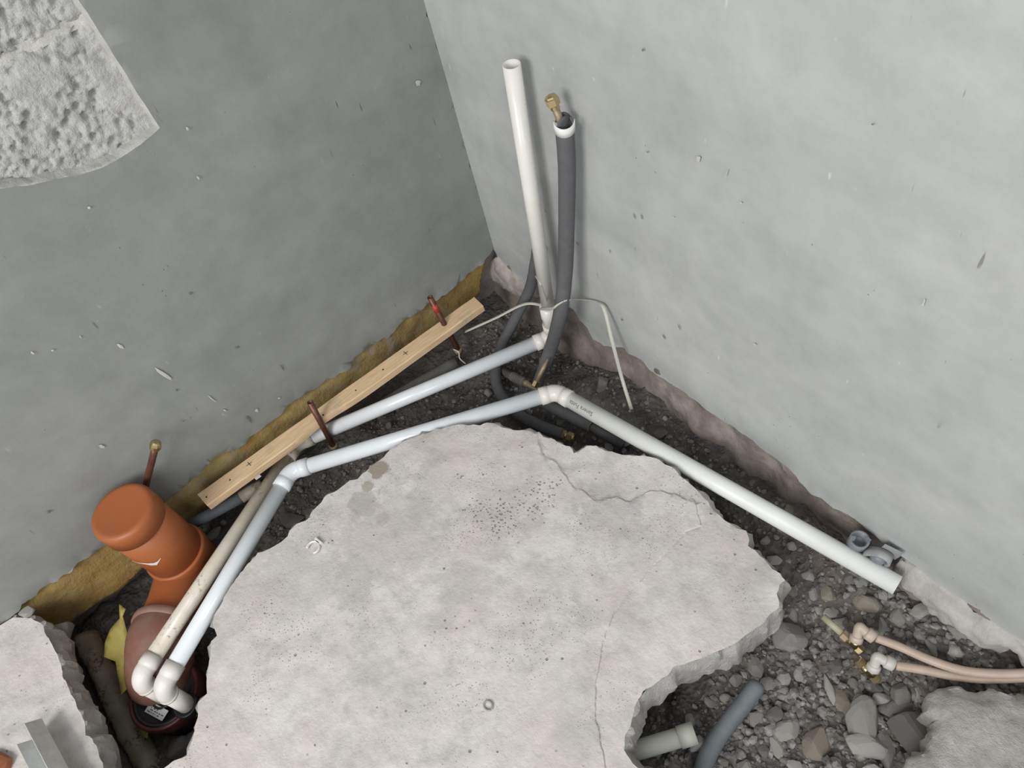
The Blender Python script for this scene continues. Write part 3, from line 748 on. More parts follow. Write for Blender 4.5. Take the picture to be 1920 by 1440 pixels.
# ------------------------------------------------------------------ soil pipe (orange) with cap
cap_c = atz(226, 957, 0.128); ax = V((cap_c.x, cap_c.y, 0))
ro = 0.055
def top_at(px, py):   # z of the riser axis seen at a pixel
    best = None
    for i in range(400):
        z = 0.13 - i * 0.001; w = R.transposed() @ (V((ax.x, ax.y, z)) - C)
        d = (CX + F * w.x / -w.z - px) ** 2 + (CY - F * w.y / -w.z - py) ** 2
        if best is None or d < best[0]: best = (d, z)
    return best[1]
zs = top_at(338, 1022)
P = lambda z: V((ax.x, ax.y, z))
root = thing('soil_pipe', 'capped orange plastic drain pipe standing against the left wall', 'drain pipe', P(-0.1))
link_mesh('cap', *sweep([(P(0.085), ro + 0.0006), (P(0.085), ro + 0.003), (P(0.118), ro + 0.003), (P(0.124), ro + 0.001), (P(0.127), ro - 0.004), (P(0.1275), ro - 0.008), (P(0.1265), ro - 0.012), (P(0.1265), 0.001)], 48), ORANGE, root)
riser = link_mesh('riser', *sweep([(P(0.10), ro), (P(zs - 0.02), ro)], 48), ORANGE, root)
link_mesh('socket', *sweep([(P(zs + 0.006), ro), (P(zs + 0.006), ro + 0.004), (P(zs), ro + 0.005), (P(zs - 0.03), ro + 0.005), (P(zs - 0.036), ro + 0.001), (P(zs - 0.06), ro + 0.001), (P(zs - 0.075), ro - 0.006)], 48), BROWN if False else ORANGE, root)
b0 = P(zs - 0.03); b3 = atz(313, 1176, -0.085)
bd = (b3 - P(zs - 0.07)).normalized()
bp = spline([P(zs - 0.03), P(zs - 0.055) + V((0.004, -0.012, 0)), b3 - bd * 0.05, b3 + bd * 0.01], 8)
link_mesh('bend', *sweep([(p, ro - 0.001) for p in bp], 48), ORANGE, root)
b4 = atz(320, 1275, -0.17)
bd2 = (b4 - b3 - bd * 0.02).normalized()
cpath = spline([b3 + bd * 0.004, b3 + bd * 0.03, b3 + bd * 0.045 + bd2 * 0.03, b3 + bd * 0.05 + bd2 * 0.05, b3 + bd * 0.048 + bd2 * 0.065], 6)
collar = link_mesh('collar', *sweep([(p, ro + 0.004) for p in cpath], 48, wob=0.001, wf=50), BROWN, root)
link_mesh('collar_rim', *sweep([(b3 - bd * 0.008, ro), (b3 - bd * 0.008, ro + 0.006), (b3 - bd * 0.005, ro + 0.0085), (b3 + bd * 0.005, ro + 0.0085), (b3 + bd * 0.009, ro + 0.004)], 48), RIM, collar)
# torn white label: follows the riser wall
cdir = (C - P(zs)); cdir.z = 0; cdir.normalize(); ca = math.atan2(cdir.y, cdir.x)
def on_riser(da, z): return V((ax.x + (ro + 0.0012) * math.cos(ca + da), ax.y + (ro + 0.0012) * math.sin(ca + da), z))
lab = []
zl = top_at(292, 985)
prof = [(-1.55, 0.000, 0.002), (-1.4, -0.003, 0.002), (-1.2, -0.006, 0.003), (-1.0, -0.009, 0.005), (-0.85, -0.015, 0.009), (-0.7, -0.019, 0.010), (-0.58, -0.016, 0.004), (-0.42, -0.010, 0.001)]
lv, lf = [], []
for a, z, w in prof: lv += [on_riser(a, zl + z - w / 2), on_riser(a, zl + z + w / 2)]
for i in range(len(prof) - 1): lf.append((2 * i, 2 * i + 2, 2 * i + 3, 2 * i + 1))
link_mesh('torn_label', lv, lf, WHITEP, riser, recalc=False)['label'] = 'torn remains of a white paper label'

# ------------------------------------------------------------------ drain reducer in the hole
dc = atz(307, 1300, -0.118); dc.z = 0
D = lambda z: V((dc.x, dc.y, z))
root = thing('drain_reducer', 'black rubber drain reducer with maroon rim taking both white pipes', 'drain', D(-0.22))
link_mesh('body', *sweep([(D(-0.30), 0.060), (D(-0.15), 0.060), (D(-0.142), 0.066), (D(-0.118), 0.066), (D(-0.115), 0.064), (D(-0.115), 0.0585), (D(-0.124), 0.058)], 48, cap1=False), MAROON, root)
link_mesh('rubber_top', *sweep([(D(-0.16), 0.0585), (D(-0.118), 0.0585), (D(-0.116), 0.056), (D(-0.118), 0.052), (D(-0.121), 0.048), (D(-0.121), 0.001)], 48), RUBBER, root)
for m in (m1b, n1b):
    link_mesh('sleeve', *sweep([(V((m.x + 0.004, m.y - 0.003, -0.122)), 0.022), (V((m.x + 0.004, m.y - 0.003, -0.108)), 0.022), (V((m.x + 0.004, m.y - 0.003, -0.106)), 0.0195), (V((m.x + 0.004, m.y - 0.003, -0.11)), 0.0165)], 32), RUBBER, root)
# sticker on the reducer
s00, s10, s11, s01 = atz(271, 1334, -0.117), atz(304, 1352, -0.117), atz(315, 1334, -0.108), atz(283, 1315, -0.108)
ex = (s10 - s00); ey = (s01 - s00); en = ex.cross(ey).normalized()
stk = tag(link_mesh('sticker', *box_axes(s00 + ex / 2 + ey / 2, ex / 2, ey / 2, en * 0.0005), PAPER, loc=s00, smooth=False), 'white printed label on the black drain reducer below the pipe elbows', 'label')
rows = [(0.62, [(0.18, 0.05), (0.32, 0.10), (0.48, 0.07)]), (0.42, [(0.2, 0.14), (0.42, 0.09), (0.55, 0.06), (0.66, 0.09), (0.8, 0.12)]), (0.2, [(0.1, 0.16), (0.3, 0.05), (0.42, 0.05), (0.52, 0.03), (0.64, 0.09)])]
def printing():
    ms = []
    for v, items in rows:
        for u, w in items: ms.append(box_axes(s00 + ex * (u + w / 2) + ey * v + en * 0.0006, ex * w / 2, ey * 0.05, en * 0.0002))
    return merge(*ms)
link_mesh('print', *printing(), INK, stk, smooth=False, loc=s00).location = (0, 0, 0)

# ------------------------------------------------------------------ insulated pipes in the corner
rf = 0.0138
g_top = aty(1058, 232, -0.032)
gp = [g_top, aty(1063, 320, -0.034), aty(1062, 430, -0.040), aty(1059, 520, -0.052), aty(1050, 590, -0.072), atz(1032, 655, -0.045), atz(1012, 705, -0.088), atz(1000, 735, -0.112)]
path = spline(gp, 8)
root = thing('insulated_pipe', 'upright grey foam insulated pipe with a brass cap beside the white riser', 'pipe', path[-1])
gt = (path[0] - path[1]).normalized()
link_mesh('insulation', *sweep([(path[0] - gt * 0.02, 0.007), (path[0], 0.007), (path[0], rf)] + [(p, rf if i < 44 else rf - 0.0035) for i, p in enumerate(path[1:])], 28, wob=0.0004), FOAM, root)
br = (C - path[0]); br = (br - gt * br.dot(gt)).normalized()
# cut back lip standing up behind the tube and white tape collar
u2 = gt.cross(br)
lip = []
for k in range(9):
    a = math.radians(110 + k * 17.5)
    d = br * math.cos(a) + u2 * math.sin(a)
    lip.append((path[0] + d * (rf - 0.003), path[0] + d * rf, path[0] + d * rf + gt * 0.010 * math.sin(math.pi * (k + 0.3) / 9), path[0] + d * (rf - 0.003) + gt * 0.010 * math.sin(math.pi * (k + 0.3) / 9)))
lv = [q for t in lip for q in t]; lf = []
for i in range(8):
    for k in range(4): lf.append((i * 4 + k, i * 4 + (k + 1) % 4, i * 4 + 4 + (k + 1) % 4, i * 4 + 4 + k))
lf += [(0, 1, 2, 3), (32, 35, 34, 33)]
link_mesh('insulation_lip', lv, lf, FOAM, root)
tv, tf = [], []
for k in range(15):
    a = math.radians(-95 + k * 13.5); d = br * math.cos(a) + u2 * math.sin(a)
    for rr, h in ((rf + 0.0004, -0.008), (rf + 0.0018, -0.008), (rf + 0.0018, 0.007), (rf + 0.0004, 0.007)):
        tv.append(path[0] + d * rr + gt * (h - 0.001 - 0.004 * math.cos(a)))
for i in range(14):
    for k in range(4): tf.append((i * 4 + k, i * 4 + (k + 1) % 4, i * 4 + 4 + (k + 1) % 4, i * 4 + 4 + k))
tf += [(0, 1, 2, 3), (56, 59, 58, 57)]
link_mesh('tape_collar', tv, tf, WHITEP, root)['label'] = 'white plastic tape collar'
ct = aty(1036, 190, -0.036); c0 = path[0] - gt * 0.015; cd = (ct - c0).normalized()
link_mesh('inner_pipe', *sweep([(c0, 0.0055), (ct - cd * 0.006, 0.0055)], 20), TAN, root)
link_mesh('brass_cap', *merge(sweep([(ct - cd * 0.012, 0.0068), (ct - cd * 0.004, 0.0068)], 20), hexnut(ct - cd * 0.006, ct + cd * 0.006, 0.0105, 0.004)), BRASS, root, smooth=False)
# slit at the foot showing the tube
t0 = path[-7]; tn = atz(1003, 722, -0.080)
i0 = atz(1030, 672, -0.052) + V((0.004, -0.006, 0.008))
td = (tn - i0).normalized()
link_mesh('inner_pipe', *sweep([(i0, 0.002), (i0 + td * 0.02, 0.0052), (tn, 0.0052)], 16), TAN, root)
link_mesh('nut', *hexnut(tn - td * 0.010, tn + td * 0.004, 0.0072), BRASS, root, smooth=False)

g2 = [aty(1009, 462, -0.016), aty(1004, 495, -0.022), aty(992, 545, -0.030), atz(962, 605, -0.068), atz(940, 650, -0.098), atz(929, 698, -0.110), atz(938, 738, -0.112), atz(965, 772, -0.112), atz(1010, 797, -0.105), atz(1055, 814, -0.100)]
p2 = spline(g2, 8)
root = thing('insulated_pipe', 'curved grey foam insulated pipe looping under both white pipes to a brass nut', 'pipe', p2[40])
link_mesh('insulation', *sweep([(p, 0.0118) for p in p2], 24, wob=0.0004), FOAM, root)
d2 = (p2[-1] - p2[-2]).normalized()
link_mesh('brass_fitting', *merge(hexnut(p2[-1] - d2 * 0.002, p2[-1] + d2 * 0.008, 0.0098), sweep([(p2[-1] + d2 * 0.008, 0.0075), (p2[-1] + d2 * 0.011, 0.0075)], 16), hexnut(p2[-1] + d2 * 0.011, p2[-1] + d2 * 0.024, 0.0098),
          sweep([(p2[-1] + d2 * 0.024, 0.008), (p2[-1] + d2 * 0.028, 0.008), (p2[-1] + d2 * 0.028, 0.005), (p2[-1] + d2 * 0.02, 0.005)], 16)), BRASS, root, smooth=False)

q0, q1 = atz(1012, 752, -0.104), atz(1108, 800, -0.098)
root = thing('foam_sleeve', 'short grey foam sleeve cut off beneath the long white pipe', 'pipe sleeve', q1)
link_mesh('sleeve', *sweep([(q0, 0.0122), (q0.lerp(q1, .5), 0.0122), (q1, 0.0122)], 24, wob=0.0006), FOAM, root)
qd = (q1 - q0).normalized(); q2 = q1 + qd * 0.0015
link_mesh('sleeve_end', *sweep([(q1, 0.0122), (q2, 0.0128), (q2, 0.0085), (q1, 0.008)], 24), FOAMD, root)
link_mesh('sleeve_lower', *sweep([(q1 + qd * 0.001, 0.0085), (q1 + qd * 0.075 + V((0, 0, -0.012)), 0.0085)], 20), FOAM, root)
# corrugated coupling and brass tee
k0, k1 = atz(938, 694, -0.122), atz(1004, 728, -0.094); kd = (k1 - k0)
root = thing('pipe_coupling', 'dusty grey ribbed coupling joined to a brass tee between the white pipes', 'fitting', k0)
st = [(k0, 0.009), (k0 + kd * 0.35, 0.0095)]
for i in range(6):
    t = 0.36 + i * 0.055; st += [(k0 + kd * t, 0.0108), (k0 + kd * (t + 0.03), 0.0108), (k0 + kd * (t + 0.031), 0.0092), (k0 + kd * (t + 0.054), 0.0092)]
link_mesh('ribbed_sleeve', *sweep(st, 20), FOAMD, root)
link_mesh('brass_tee', *sweep([(k0 + kd * 0.69, 0.0075), (k0 + kd * 0.8, 0.0075), (k0 + kd * 0.8, 0.006), (k0 + kd * 1.05, 0.006)], 16), TAN, root)
# grey sleeve lying under the batten
s0, s1 = atz(690, 778, -0.128), atz(856, 680, -0.108)
sp_ = spline([s0, s0.lerp(s1, .5) + V((0, 0, 0.003)), s1], 6)
root = thing('foam_sleeve', 'dusty grey foam sleeve lying under the batten behind the white pipe', 'pipe sleeve', s1)
link_mesh('sleeve', *sweep([(p, 0.0142) for p in sp_], 24, wob=0.0008), FOAMD, root)
# old pipe tucked under the batten against the insulation
o0, o1 = atz(345, 990, -0.068), atz(452, 933, -0.066); o2 = atz(492, 908, -0.066)
root = thing('old_pipe', 'grey muddy pipe tucked low under the near end of the batten', 'pipe', o0)
link_mesh('pipe', *sweep([(o0, 0.012), (o1, 0.012)], 20, wob=0.0008), CONDUIT, root)
link_mesh('muddy_length', *sweep([(o1, 0.0122), (o1.lerp(o2, .5), 0.0128), (o2, 0.012)], 20, wob=0.001), MUD, root)
# old muddy pipe in the hole
u0, u1 = atz(160, 1196, -0.150), atz(286, 1450, -0.180)
pth = [u0.lerp(u1, i / 24) for i in range(30)]
root = thing('old_drain_pipe', 'old mud caked pipe lying beside the broken left slab', 'pipe', u0)
link_mesh('pipe', *sweep([(p, 0.023 + 0.001 * math.sin(i)) for i, p in enumerate(pth)], 28, wob=0.005, wf=45), MUD, root)

# ------------------------------------------------------------------ batten with copper stubs
ZT = -0.012
ba, bb = atz(370, 927, ZT), atz(889, 557, ZT); bc, bdn = atz(388, 948, ZT), atz(906, 573, ZT)
def batten():
    vs, fs = [], []; n = 60; th = 0.017
    for i in range(n + 1):
        t = i / n
        a, b = ba.lerp(bb, t), bc.lerp(bdn, t)
        wear = 0.0035 * math.exp(-((t - 0.38) / 0.09) ** 2)
        jit = 0.0012 * N(t * 14, 3) if 0 < i < n else 0.003 * N(i, 4)
        zt = ZT + 0.0012 * N(t * 9, 8)
        bw = b.lerp(a, 0.22 * math.exp(-((t - 0.40) / 0.07) ** 2) + jit * 20 * 0.1)
        for q, z in ((a, zt), (a.lerp(bw, 0.5), zt), (bw.lerp(a, 0.06), zt), (bw, zt - 0.002 - wear), (bw, zt - th), (a, zt - th)):
            vs.append(V((q.x, q.y, z)))
    for i in range(n):
        for k in range(6):
            a, b = i * 6 + k, i * 6 + (k + 1) % 6; fs.append((a, b, b + 6, a + 6))
    fs += [tuple(range(6))[::-1], tuple(range(n * 6, n * 6 + 6))]
    return vs, fs
root = thing('timber_batten', 'pine batten laid along the left wall with two copper stubs through it', 'batten', ba)
bat = link_mesh('batten', *batten(), WOOD, root); smooth_angle(bat, 30)
bx = (bb - ba).normalized(); bw = (bc - ba).normalized(); bz = V((0, 0, 1))
for px, py in ((387, 932), (431, 900), (667, 732), (718, 693), (606, 778)):
    p = atz(px, py, ZT + 0.0006)
    link_mesh('nail', *sweep([(p - bz * 0.004, 0.0012), (p + bz * 0.0004, 0.0016), (p + bz * 0.0009, 0.0012)], 8), DARK, bat)
for px, py in ((467, 870), (760, 662)):
    p = atz(px, py, ZT + 0.0009)
    link_mesh('pencil_mark', *merge(box_axes(p, bx * 0.006, bw * 0.0005, bz * 0.0002), box_axes(p, bx * 0.0005, bw * 0.006, bz * 0.0002)), INK, bat, smooth=False)
w0 = atz(479, 890, -0.034)
tag(link_mesh('packing_wedge', *box_axes(w0, bx * 0.006, bw * 0.009, bz * 0.0045), WHITEP, loc=w0, smooth=False), 'small white packing piece wedged under the batten', 'wedge')

def stub(top, bot, label, tape=False):
    root = thing('copper_pipe', label, 'pipe', bot)
    tb = link_mesh('tube', *hollow(bot, top, 0.0062, 0.0011, 0.05), COPPER, root)
    d = (top - bot).normalized(); 
    link_mesh('ferrule', *sweep([(bot + d * 0.004, 0.006), (bot + d * 0.004, 0.0092), (bot + d * 0.014, 0.0092), (bot + d * 0.014, 0.006)], 20), TAN, root)
    if tape: link_mesh('tape', *sweep([(top - d * 0.022, 0.0062), (top - d * 0.022, 0.0069), (top - d * 0.042, 0.0069), (top - d * 0.042, 0.0062)], 20), REDTAPE, tb)
stub(atz(581, 754, 0.045), atz(628, 842, -0.105), 'open copper pipe stub through the middle of the batten')
stub(atz(806, 557, 0.068), atz(862, 662, -0.105), 'copper pipe stub with red tape near the far end of the batten', True)
wv = spline([atz(850, 655, -0.088), atz(860, 660, -0.085), atz(862, 672, -0.092), atz(873, 682, -0.098)], 6)
tag(link_mesh('wire', *sweep([(p, 0.0012) for p in wv], 10), WHITEP), 'short white wire curling at the foot of the red taped copper stub', 'wire')

# copper pipe with brass cap by the orange riser
ctop = atx(291, 838, 0.040); cbot = atx(272, 932, 0.016)
cd = (ctop - cbot).normalized()
low = [ctop, cbot, cbot + V((0.002, -0.006, -0.06)), cbot + V((0.003, -0.006, -0.17))]
cp = spline(low, 8)
root = thing('capped_copper_pipe', 'thin copper pipe with a round brass cap behind the orange drain pipe', 'pipe', cp[-1])
link_mesh('tube', *sweep([(p, 0.0062) for p in cp], 20), COPPER, root)
link_mesh('brass_cap', *sweep([(ctop - cd * 0.004, 0.007), (ctop - cd * 0.002, 0.0098), (ctop + cd * 0.006, 0.0102), (ctop + cd * 0.011, 0.009), (ctop + cd * 0.014, 0.006), (ctop + cd * 0.0145, 0.002)], 12), BRASS, root, smooth=False)

# ------------------------------------------------------------------ cable ties
pA = A2.lerp(A3, 0.16); pG = path[30]
t_c = (pA + pG) / 2; t_u = (pG - pA); L2 = t_u.length / 2; t_u.normalize(); t_n = dn.cross(t_u).normalized()
loop = []
for k in range(41):
    a = 2 * math.pi * k / 40; ca_, sa = math.cos(a), math.sin(a)
    rr = 0.0185
    loop.append(t_c + t_u * (L2 * (1 if ca_ > 0 else -1) * min(1, abs(ca_) * 3) + rr * ca_) + t_n * rr * sa + dn * 0.012 * ca_)
root = thing('cable_tie', 'white cable tie looped around the upright white and grey pipes', 'cable tie', t_c)
link_mesh('loop', *ribbon(loop, 0.0042, 0.0013, dn), TIE, root)
hd = loop[18]
link_mesh('tail', *ribbon(spline([hd, atz(985, 570, 0.02), atz(930, 596, -0.015), atz(872, 622, -0.06)], 8), 0.0055, 0.0013, (-0.3, 0.8, 0.5)), TIE, root)
link_mesh('short_tail', *ribbon(spline([hd, aty(1016, 538, -0.085), aty(1004, 518, -0.080)], 6), 0.0035, 0.0013, dn), TIE, root)
root = thing('cable_tie', 'loose white cable tie hanging in front of the right wall', 'cable tie', atz(1183, 767, -0.07))
link_mesh('strap', *ribbon(spline([aty(1066, 560, -0.022), aty(1100, 562, -0.006), aty(1120, 566, -0.006), aty(1133, 580, -0.012), aty(1148, 640, -0.03), atz(1165, 705, -0.02), atz(1184, 768, -0.062)], 8), 0.0068, 0.0014, (0.7, 0.7, 0.0)), TIE, root)

# ------------------------------------------------------------------ yellow plastic scrap in the hole
YS = [(223, 1132), (236, 1142), (231, 1156), (238, 1188), (236, 1215), (243, 1250), (246, 1275), (240, 1290), (226, 1302), (223, 1278), (216, 1240), (195, 1232), (196, 1205), (206, 1180), (226, 1160)]
ypts = []
for i, (a, b) in enumerate(YS):
    t = (b - 1130) / 170; ypts.append(atz(a, b, -0.045 - 0.05 * t))
yd = []
for i in range(len(ypts)):
    a, b = ypts[i], ypts[(i + 1) % len(ypts)]
    for k in range(4): yd.append((a.lerp(b, k / 4)))
y2 = [(p.x, p.y) for p in yd]
zf = np.linalg.lstsq(np.array([[p.x, p.y, 1] for p in ypts]), np.array([p.z for p in ypts]), rcond=None)[0]
o = link_mesh('plastic_scrap', *sheet(y2, 0.008, MXY, lambda x, y: zf[0] * x + zf[1] * y + zf[2] + 0.004 * N(x * 30, y * 30), [(-0.0012, 0.0)], (), 12.0, 0.0), SHEET)
tag(o, 'crumpled yellow plastic scrap hanging beside the brown pipe collar', 'plastic scrap')
YB = [(252, 1330), (262, 1340), (280, 1362), (277, 1385), (268, 1382), (255, 1352)]
yb = [pz(p, -0.15) for p in YB]
o = link_mesh('plastic_scrap', *sheet(densify(yb, 0.006), 0.008, MXY, lambda x, y: -0.147 + 0.012 * N(x * 25, y * 25), [(-0.0012, 0.0)], (), 13.0, 0.0), SHEET)
tag(o, 'small yellow plastic scrap beside the mud caked pipe', 'plastic scrap')

# ------------------------------------------------------------------ metal channel on the left slab
m0 = atz(74, 1368, 0.012); m1 = atz(142, 1496, 0.012); md = (m1 - m0).normalized(); mu = V((0, 0, 1)); ms = md.cross(mu).normalized()
W, H, T = 0.023, 0.026, 0.0016
c2 = [(-W, H), (-W + T, H), (-W + T, T), (W - T, T), (W - T, H), (W, H), (W, 0), (-W, 0)]
tilt = math.radians(-38)
ct_, st_ = math.cos(tilt), math.sin(tilt)
chv = []
for e in (0.0, 0.35):
    for a, b in c2:
        a2, b2 = a * ct_ - b * st_, a * st_ + b * ct_
        chv.append(m0 + md * e + ms * a2 + mu * (b2 + 0.004))
chf = [(k, (k + 1) % 8, 8 + (k + 1) % 8, 8 + k) for k in range(8)] + [(0, 1, 2, 7), (2, 3, 6, 7), (3, 4, 5, 6), (8, 15, 10, 9), (10, 15, 14, 11), (11, 14, 13, 12)]
root = thing('metal_channel', 'galvanised steel channel lying on the lower left slab', 'metal channel', m0)
link_mesh('channel', chv, chf, ZINC, root, smooth=False)

# ------------------------------------------------------------------ wall clips
def clip_cup(p, label, mat):
    root = thing('pipe_clip', label, 'pipe clip', p)
    vs, fs = [], []; n = 20; axis = V((0.10, -0.05, 1)).normalized(); s = axis.orthogonal().normalized(); w = axis.cross(s)
    prof = [(0.0, 0.0008), (0.0, 0.010), (0.003, 0.0135), (0.018, 0.015), (0.036, 0.0150), (0.046, 0.0152), (0.046, 0.0118), (0.030, 0.011), (0.029, 0.0005)]
    link_mesh('cup', *sweep([(p + axis * h, rr) for h, rr in prof], 24), mat, root)
    a = p + axis * 0.046 - s * 0
    link_mesh('rim_lug', *merge(box_axes(p + axis * 0.046 + V((-0.008, -0.008, 0.003)), V((0.003, 0.002, 0)), V((-0.001, 0.003, 0)), axis * 0.004), box_axes(p + axis * 0.045 + V((0.009, 0.007, 0.002)), V((0.004, 0, 0)), V((0, 0.002, 0)), axis * 0.004)), mat, root, smooth=False)
    return root
clip_cup(aty(1600, 1028, -0.022), 'dark grey plastic clip cup standing between the white pipe and wall', CLIP)
pc = aty(1640, 1050, -0.020)
root = thing('pipe_clip', 'light grey plastic hook clip next to the darker clip cup', 'pipe clip', pc)
axis = V((0.18, -0.10, 1)).normalized()
link_mesh('peg', *sweep([(pc, 0.0006), (pc, 0.009), (pc + axis * 0.004, 0.012), (pc + axis * 0.026, 0.0125), (pc + axis * 0.034, 0.0095), (pc + axis * 0.035, 0.001)], 20), CLIP, root)
e1_, e2_ = V((0.95, 0.25, -0.05)).normalized(), axis
hk = []
for a_, b_ in ((-0.019, 0.018), (-0.017, 0.026), (-0.012, 0.036), (-0.005, 0.043), (0.004, 0.044), (0.011, 0.040), (0.015, 0.032), (0.0155, 0.022), (0.014, 0.012)):
    hk.append(pc + e1_ * a_ + e2_ * b_)
vs, fs = ribbon(spline(hk, 5), 0.016, 0.0045, (0.25, -0.95, 0.1))
link_mesh('hook', vs, fs, CLIPL, root)
pl = pc + e1_ * 0.006 + e2_ * 0.034 + V((0, 0.013, 0))
link_mesh('back_plate', *box_axes(pl, e1_ * 0.014, V((0, 0.003, 0)), e2_ * 0.016), CLIPL, root, smooth=False)

# ------------------------------------------------------------------ small beige pipes with brass tees
def pex(pathpts, rr, el, brass, label, elmat, tail=None):
    p = spline(pathpts, 10)
    root = thing('plastic_pipe', label, 'pipe', p[0])
    link_mesh('pipe', *sweep([(q, rr) for q in p], 20), PEX, root)
    d = (p[0] - p[2]).normalized()
    # compression elbow: nut, body bend, nut
    e0, ec, e1 = [V(q) for q in el]
    bd = spline([e0, e0.lerp(ec, .6), ec, ec.lerp(e1, .5), e1], 5)
    link_mesh('elbow', *sweep([(q, 0.0076) for q in bd], 20), elmat, root)
    a = (bd[1] - bd[0]).normalized(); b = (bd[-1] - bd[-2]).normalized()
    link_mesh('elbow_nut', *sweep([(e0 - a * 0.006, 0.008), (e0 - a * 0.005, 0.0100), (e0 + a * 0.006, 0.0102), (e0 + a * 0.008, 0.0085)], 20), elmat, root)
    link_mesh('elbow_nut', *sweep([(e1 - b * 0.008, 0.0088), (e1 - b * 0.006, 0.0102), (e1 + b * 0.002, 0.0102), (e1 + b * 0.003, 0.008)], 20), elmat, root)
    br = [V(q) for q in brass]
    link_mesh('brass_tee', *merge(sweep([(br[0], 0.0068), (br[1], 0.0068)], 16), sweep([(e1, 0.0078), (e1 + b * 0.008, 0.0078), (e1 + b * 0.008, 0.0068), ((br[0] + br[1]) / 2, 0.0065)], 16)), BRASS, root)
    dd = (br[1] - br[0]).normalized()
    link_mesh('brass_nut', *hexnut(br[0] - dd * 0.010, br[0] + dd * 0.002, 0.0085), BRASS if tail is None else TAN, root, smooth=False)
    link_mesh('brass_nut', *hexnut(br[1] - dd * 0.002, br[1] + dd * 0.009, 0.0085), BRASS, root, smooth=False)
    if tail is not None:
        link_mesh('pipe_tail', *hollow(br[0] - dd * 0.006, tail, 0.0056, 0.0012, 0.02), PEXG, root)
Z1 = -0.070
pex([atz(1643, 1196, Z1), atz(1690, 1214, Z1), atz(1740, 1236, Z1 + .006), atz(1800, 1256, -0.056), atz(1860, 1263, -0.052), atz(1925, 1262, -0.046), atz(2000, 1252, -0.040)], 0.0066,
    (atz(1633, 1192, Z1), atz(1612, 1176, Z1 + 0.004), atz(1605, 1200, -0.084)), (atz(1588, 1196, -0.092), atz(1608, 1214, -0.096)),
    'beige plastic pipe with elbow and brass tee, the one nearer the wall', PEXC, atz(1543, 1156, -0.088))
pex([atz(1680, 1248, Z1), atz(1730, 1256, Z1), atz(1790, 1268, Z1 + .002), atz(1850, 1273, -0.064), atz(1925, 1270, -0.060), atz(2000, 1262, -0.056)], 0.0066,
    (atz(1669, 1244, Z1), atz(1645, 1232, Z1 + 0.004), atz(1637, 1254, -0.084)), (atz(1616, 1246, -0.090), atz(1637, 1268, -0.100)),
    'beige plastic pipe with white elbow, the one nearer the gravel', PEXW)

# ------------------------------------------------------------------ pipes in the near right hole
w0, w1 = atz(1190, 1408, -0.125), atz(1303, 1374, -0.118); wd = (w1 - w0).normalized()
root = thing('pipe_stub', 'short dull white pipe stub with coupling under the slab edge', 'pipe', w0)
link_mesh('pipe', *sweep([(w0 - wd * 0.06, 0.0150), (w1 - wd * 0.01, 0.0150)], 28), OLDPVC, root)
link_mesh('coupling', *sweep([(w1 - wd * 0.026, 0.0150), (w1 - wd * 0.026, 0.0172), (w1, 0.0172), (w1, 0.0155), (w1 - wd * 0.02, 0.0150), (w1 - wd * 0.02, 0.0005)], 28), OLDPVC, root)
cpts = [atz(1417, 1288, -0.098), atz(1396, 1318, -0.106), atz(1366, 1355, -0.116), atz(1340, 1393, -0.124), atz(1322, 1430, -0.126), atz(1310, 1480, -0.126), atz(1300, 1540, -0.124)]
cs = spline(cpts, 8); cdv = (cs[0] - cs[1]).normalized()
root = thing('conduit', 'bent blue grey conduit coming out of the gravel beside the white stub', 'conduit', cs[-1])
link_mesh('conduit', *sweep([(cs[0] + cdv * 0.010, 0.002), (cs[0] + cdv * 0.009, 0.008), (cs[0] + cdv * 0.005, 0.0125)] + [(p, 0.0138) for p in cs], 24, wob=0.0005), CONDUIT, root)

# ------------------------------------------------------------------ little things on the slab
rc = atz(915, 1323, 0.004); rc.z = slab_top(rc.x, rc.y) + 0.002
tor = []
tag(link_mesh('washer', *sweep([(rc + V((0.0072 * math.cos(a), 0.0062 * math.sin(a), 0)), 0.0014) for a in [2 * math.pi * k / 24 for k in range(25)]], 8), m_plain('dusty_washer', (0.38, 0.36, 0.34), 0.7), loc=rc), 'small grey ring washer lying on the large slab', 'washer')
kc = atz(588, 1027, 0.004); kc.z = slab_top(kc.x, kc.y) + 0.004
root = thing('pipe_clip', 'small white plastic pipe clip lying on the large slab', 'pipe clip', kc)
arc = [kc + V((0.011 * math.cos(a), 0.011 * math.sin(a), 0.0)) for a in [math.radians(-190 + k * 14) for k in range(18)]]
q = atz(597, 1017, 0.0) - atz(588, 1027, 0.0); ang = math.atan2(q.y, q.x)
arc = [kc + V((0.0115 * math.cos(ang + a), 0.0115 * math.sin(ang + a), 0)) for a in [math.radians(-130 + k * 13) for k in range(21)]]
link_mesh('clip_arc', *ribbon(arc, 0.007, 0.0022, (0, 0, 1)), WHITEP, root)
bd_ = V((math.cos(ang), math.sin(ang), 0)); bs_ = V((-bd_.y, bd_.x, 0))
link_mesh('clip_base', *box_axes(kc + bd_ * 0.0135, bd_ * 0.0025, bs_ * 0.009, V((0, 0, 0.0035))), WHITEP, root, smooth=False)

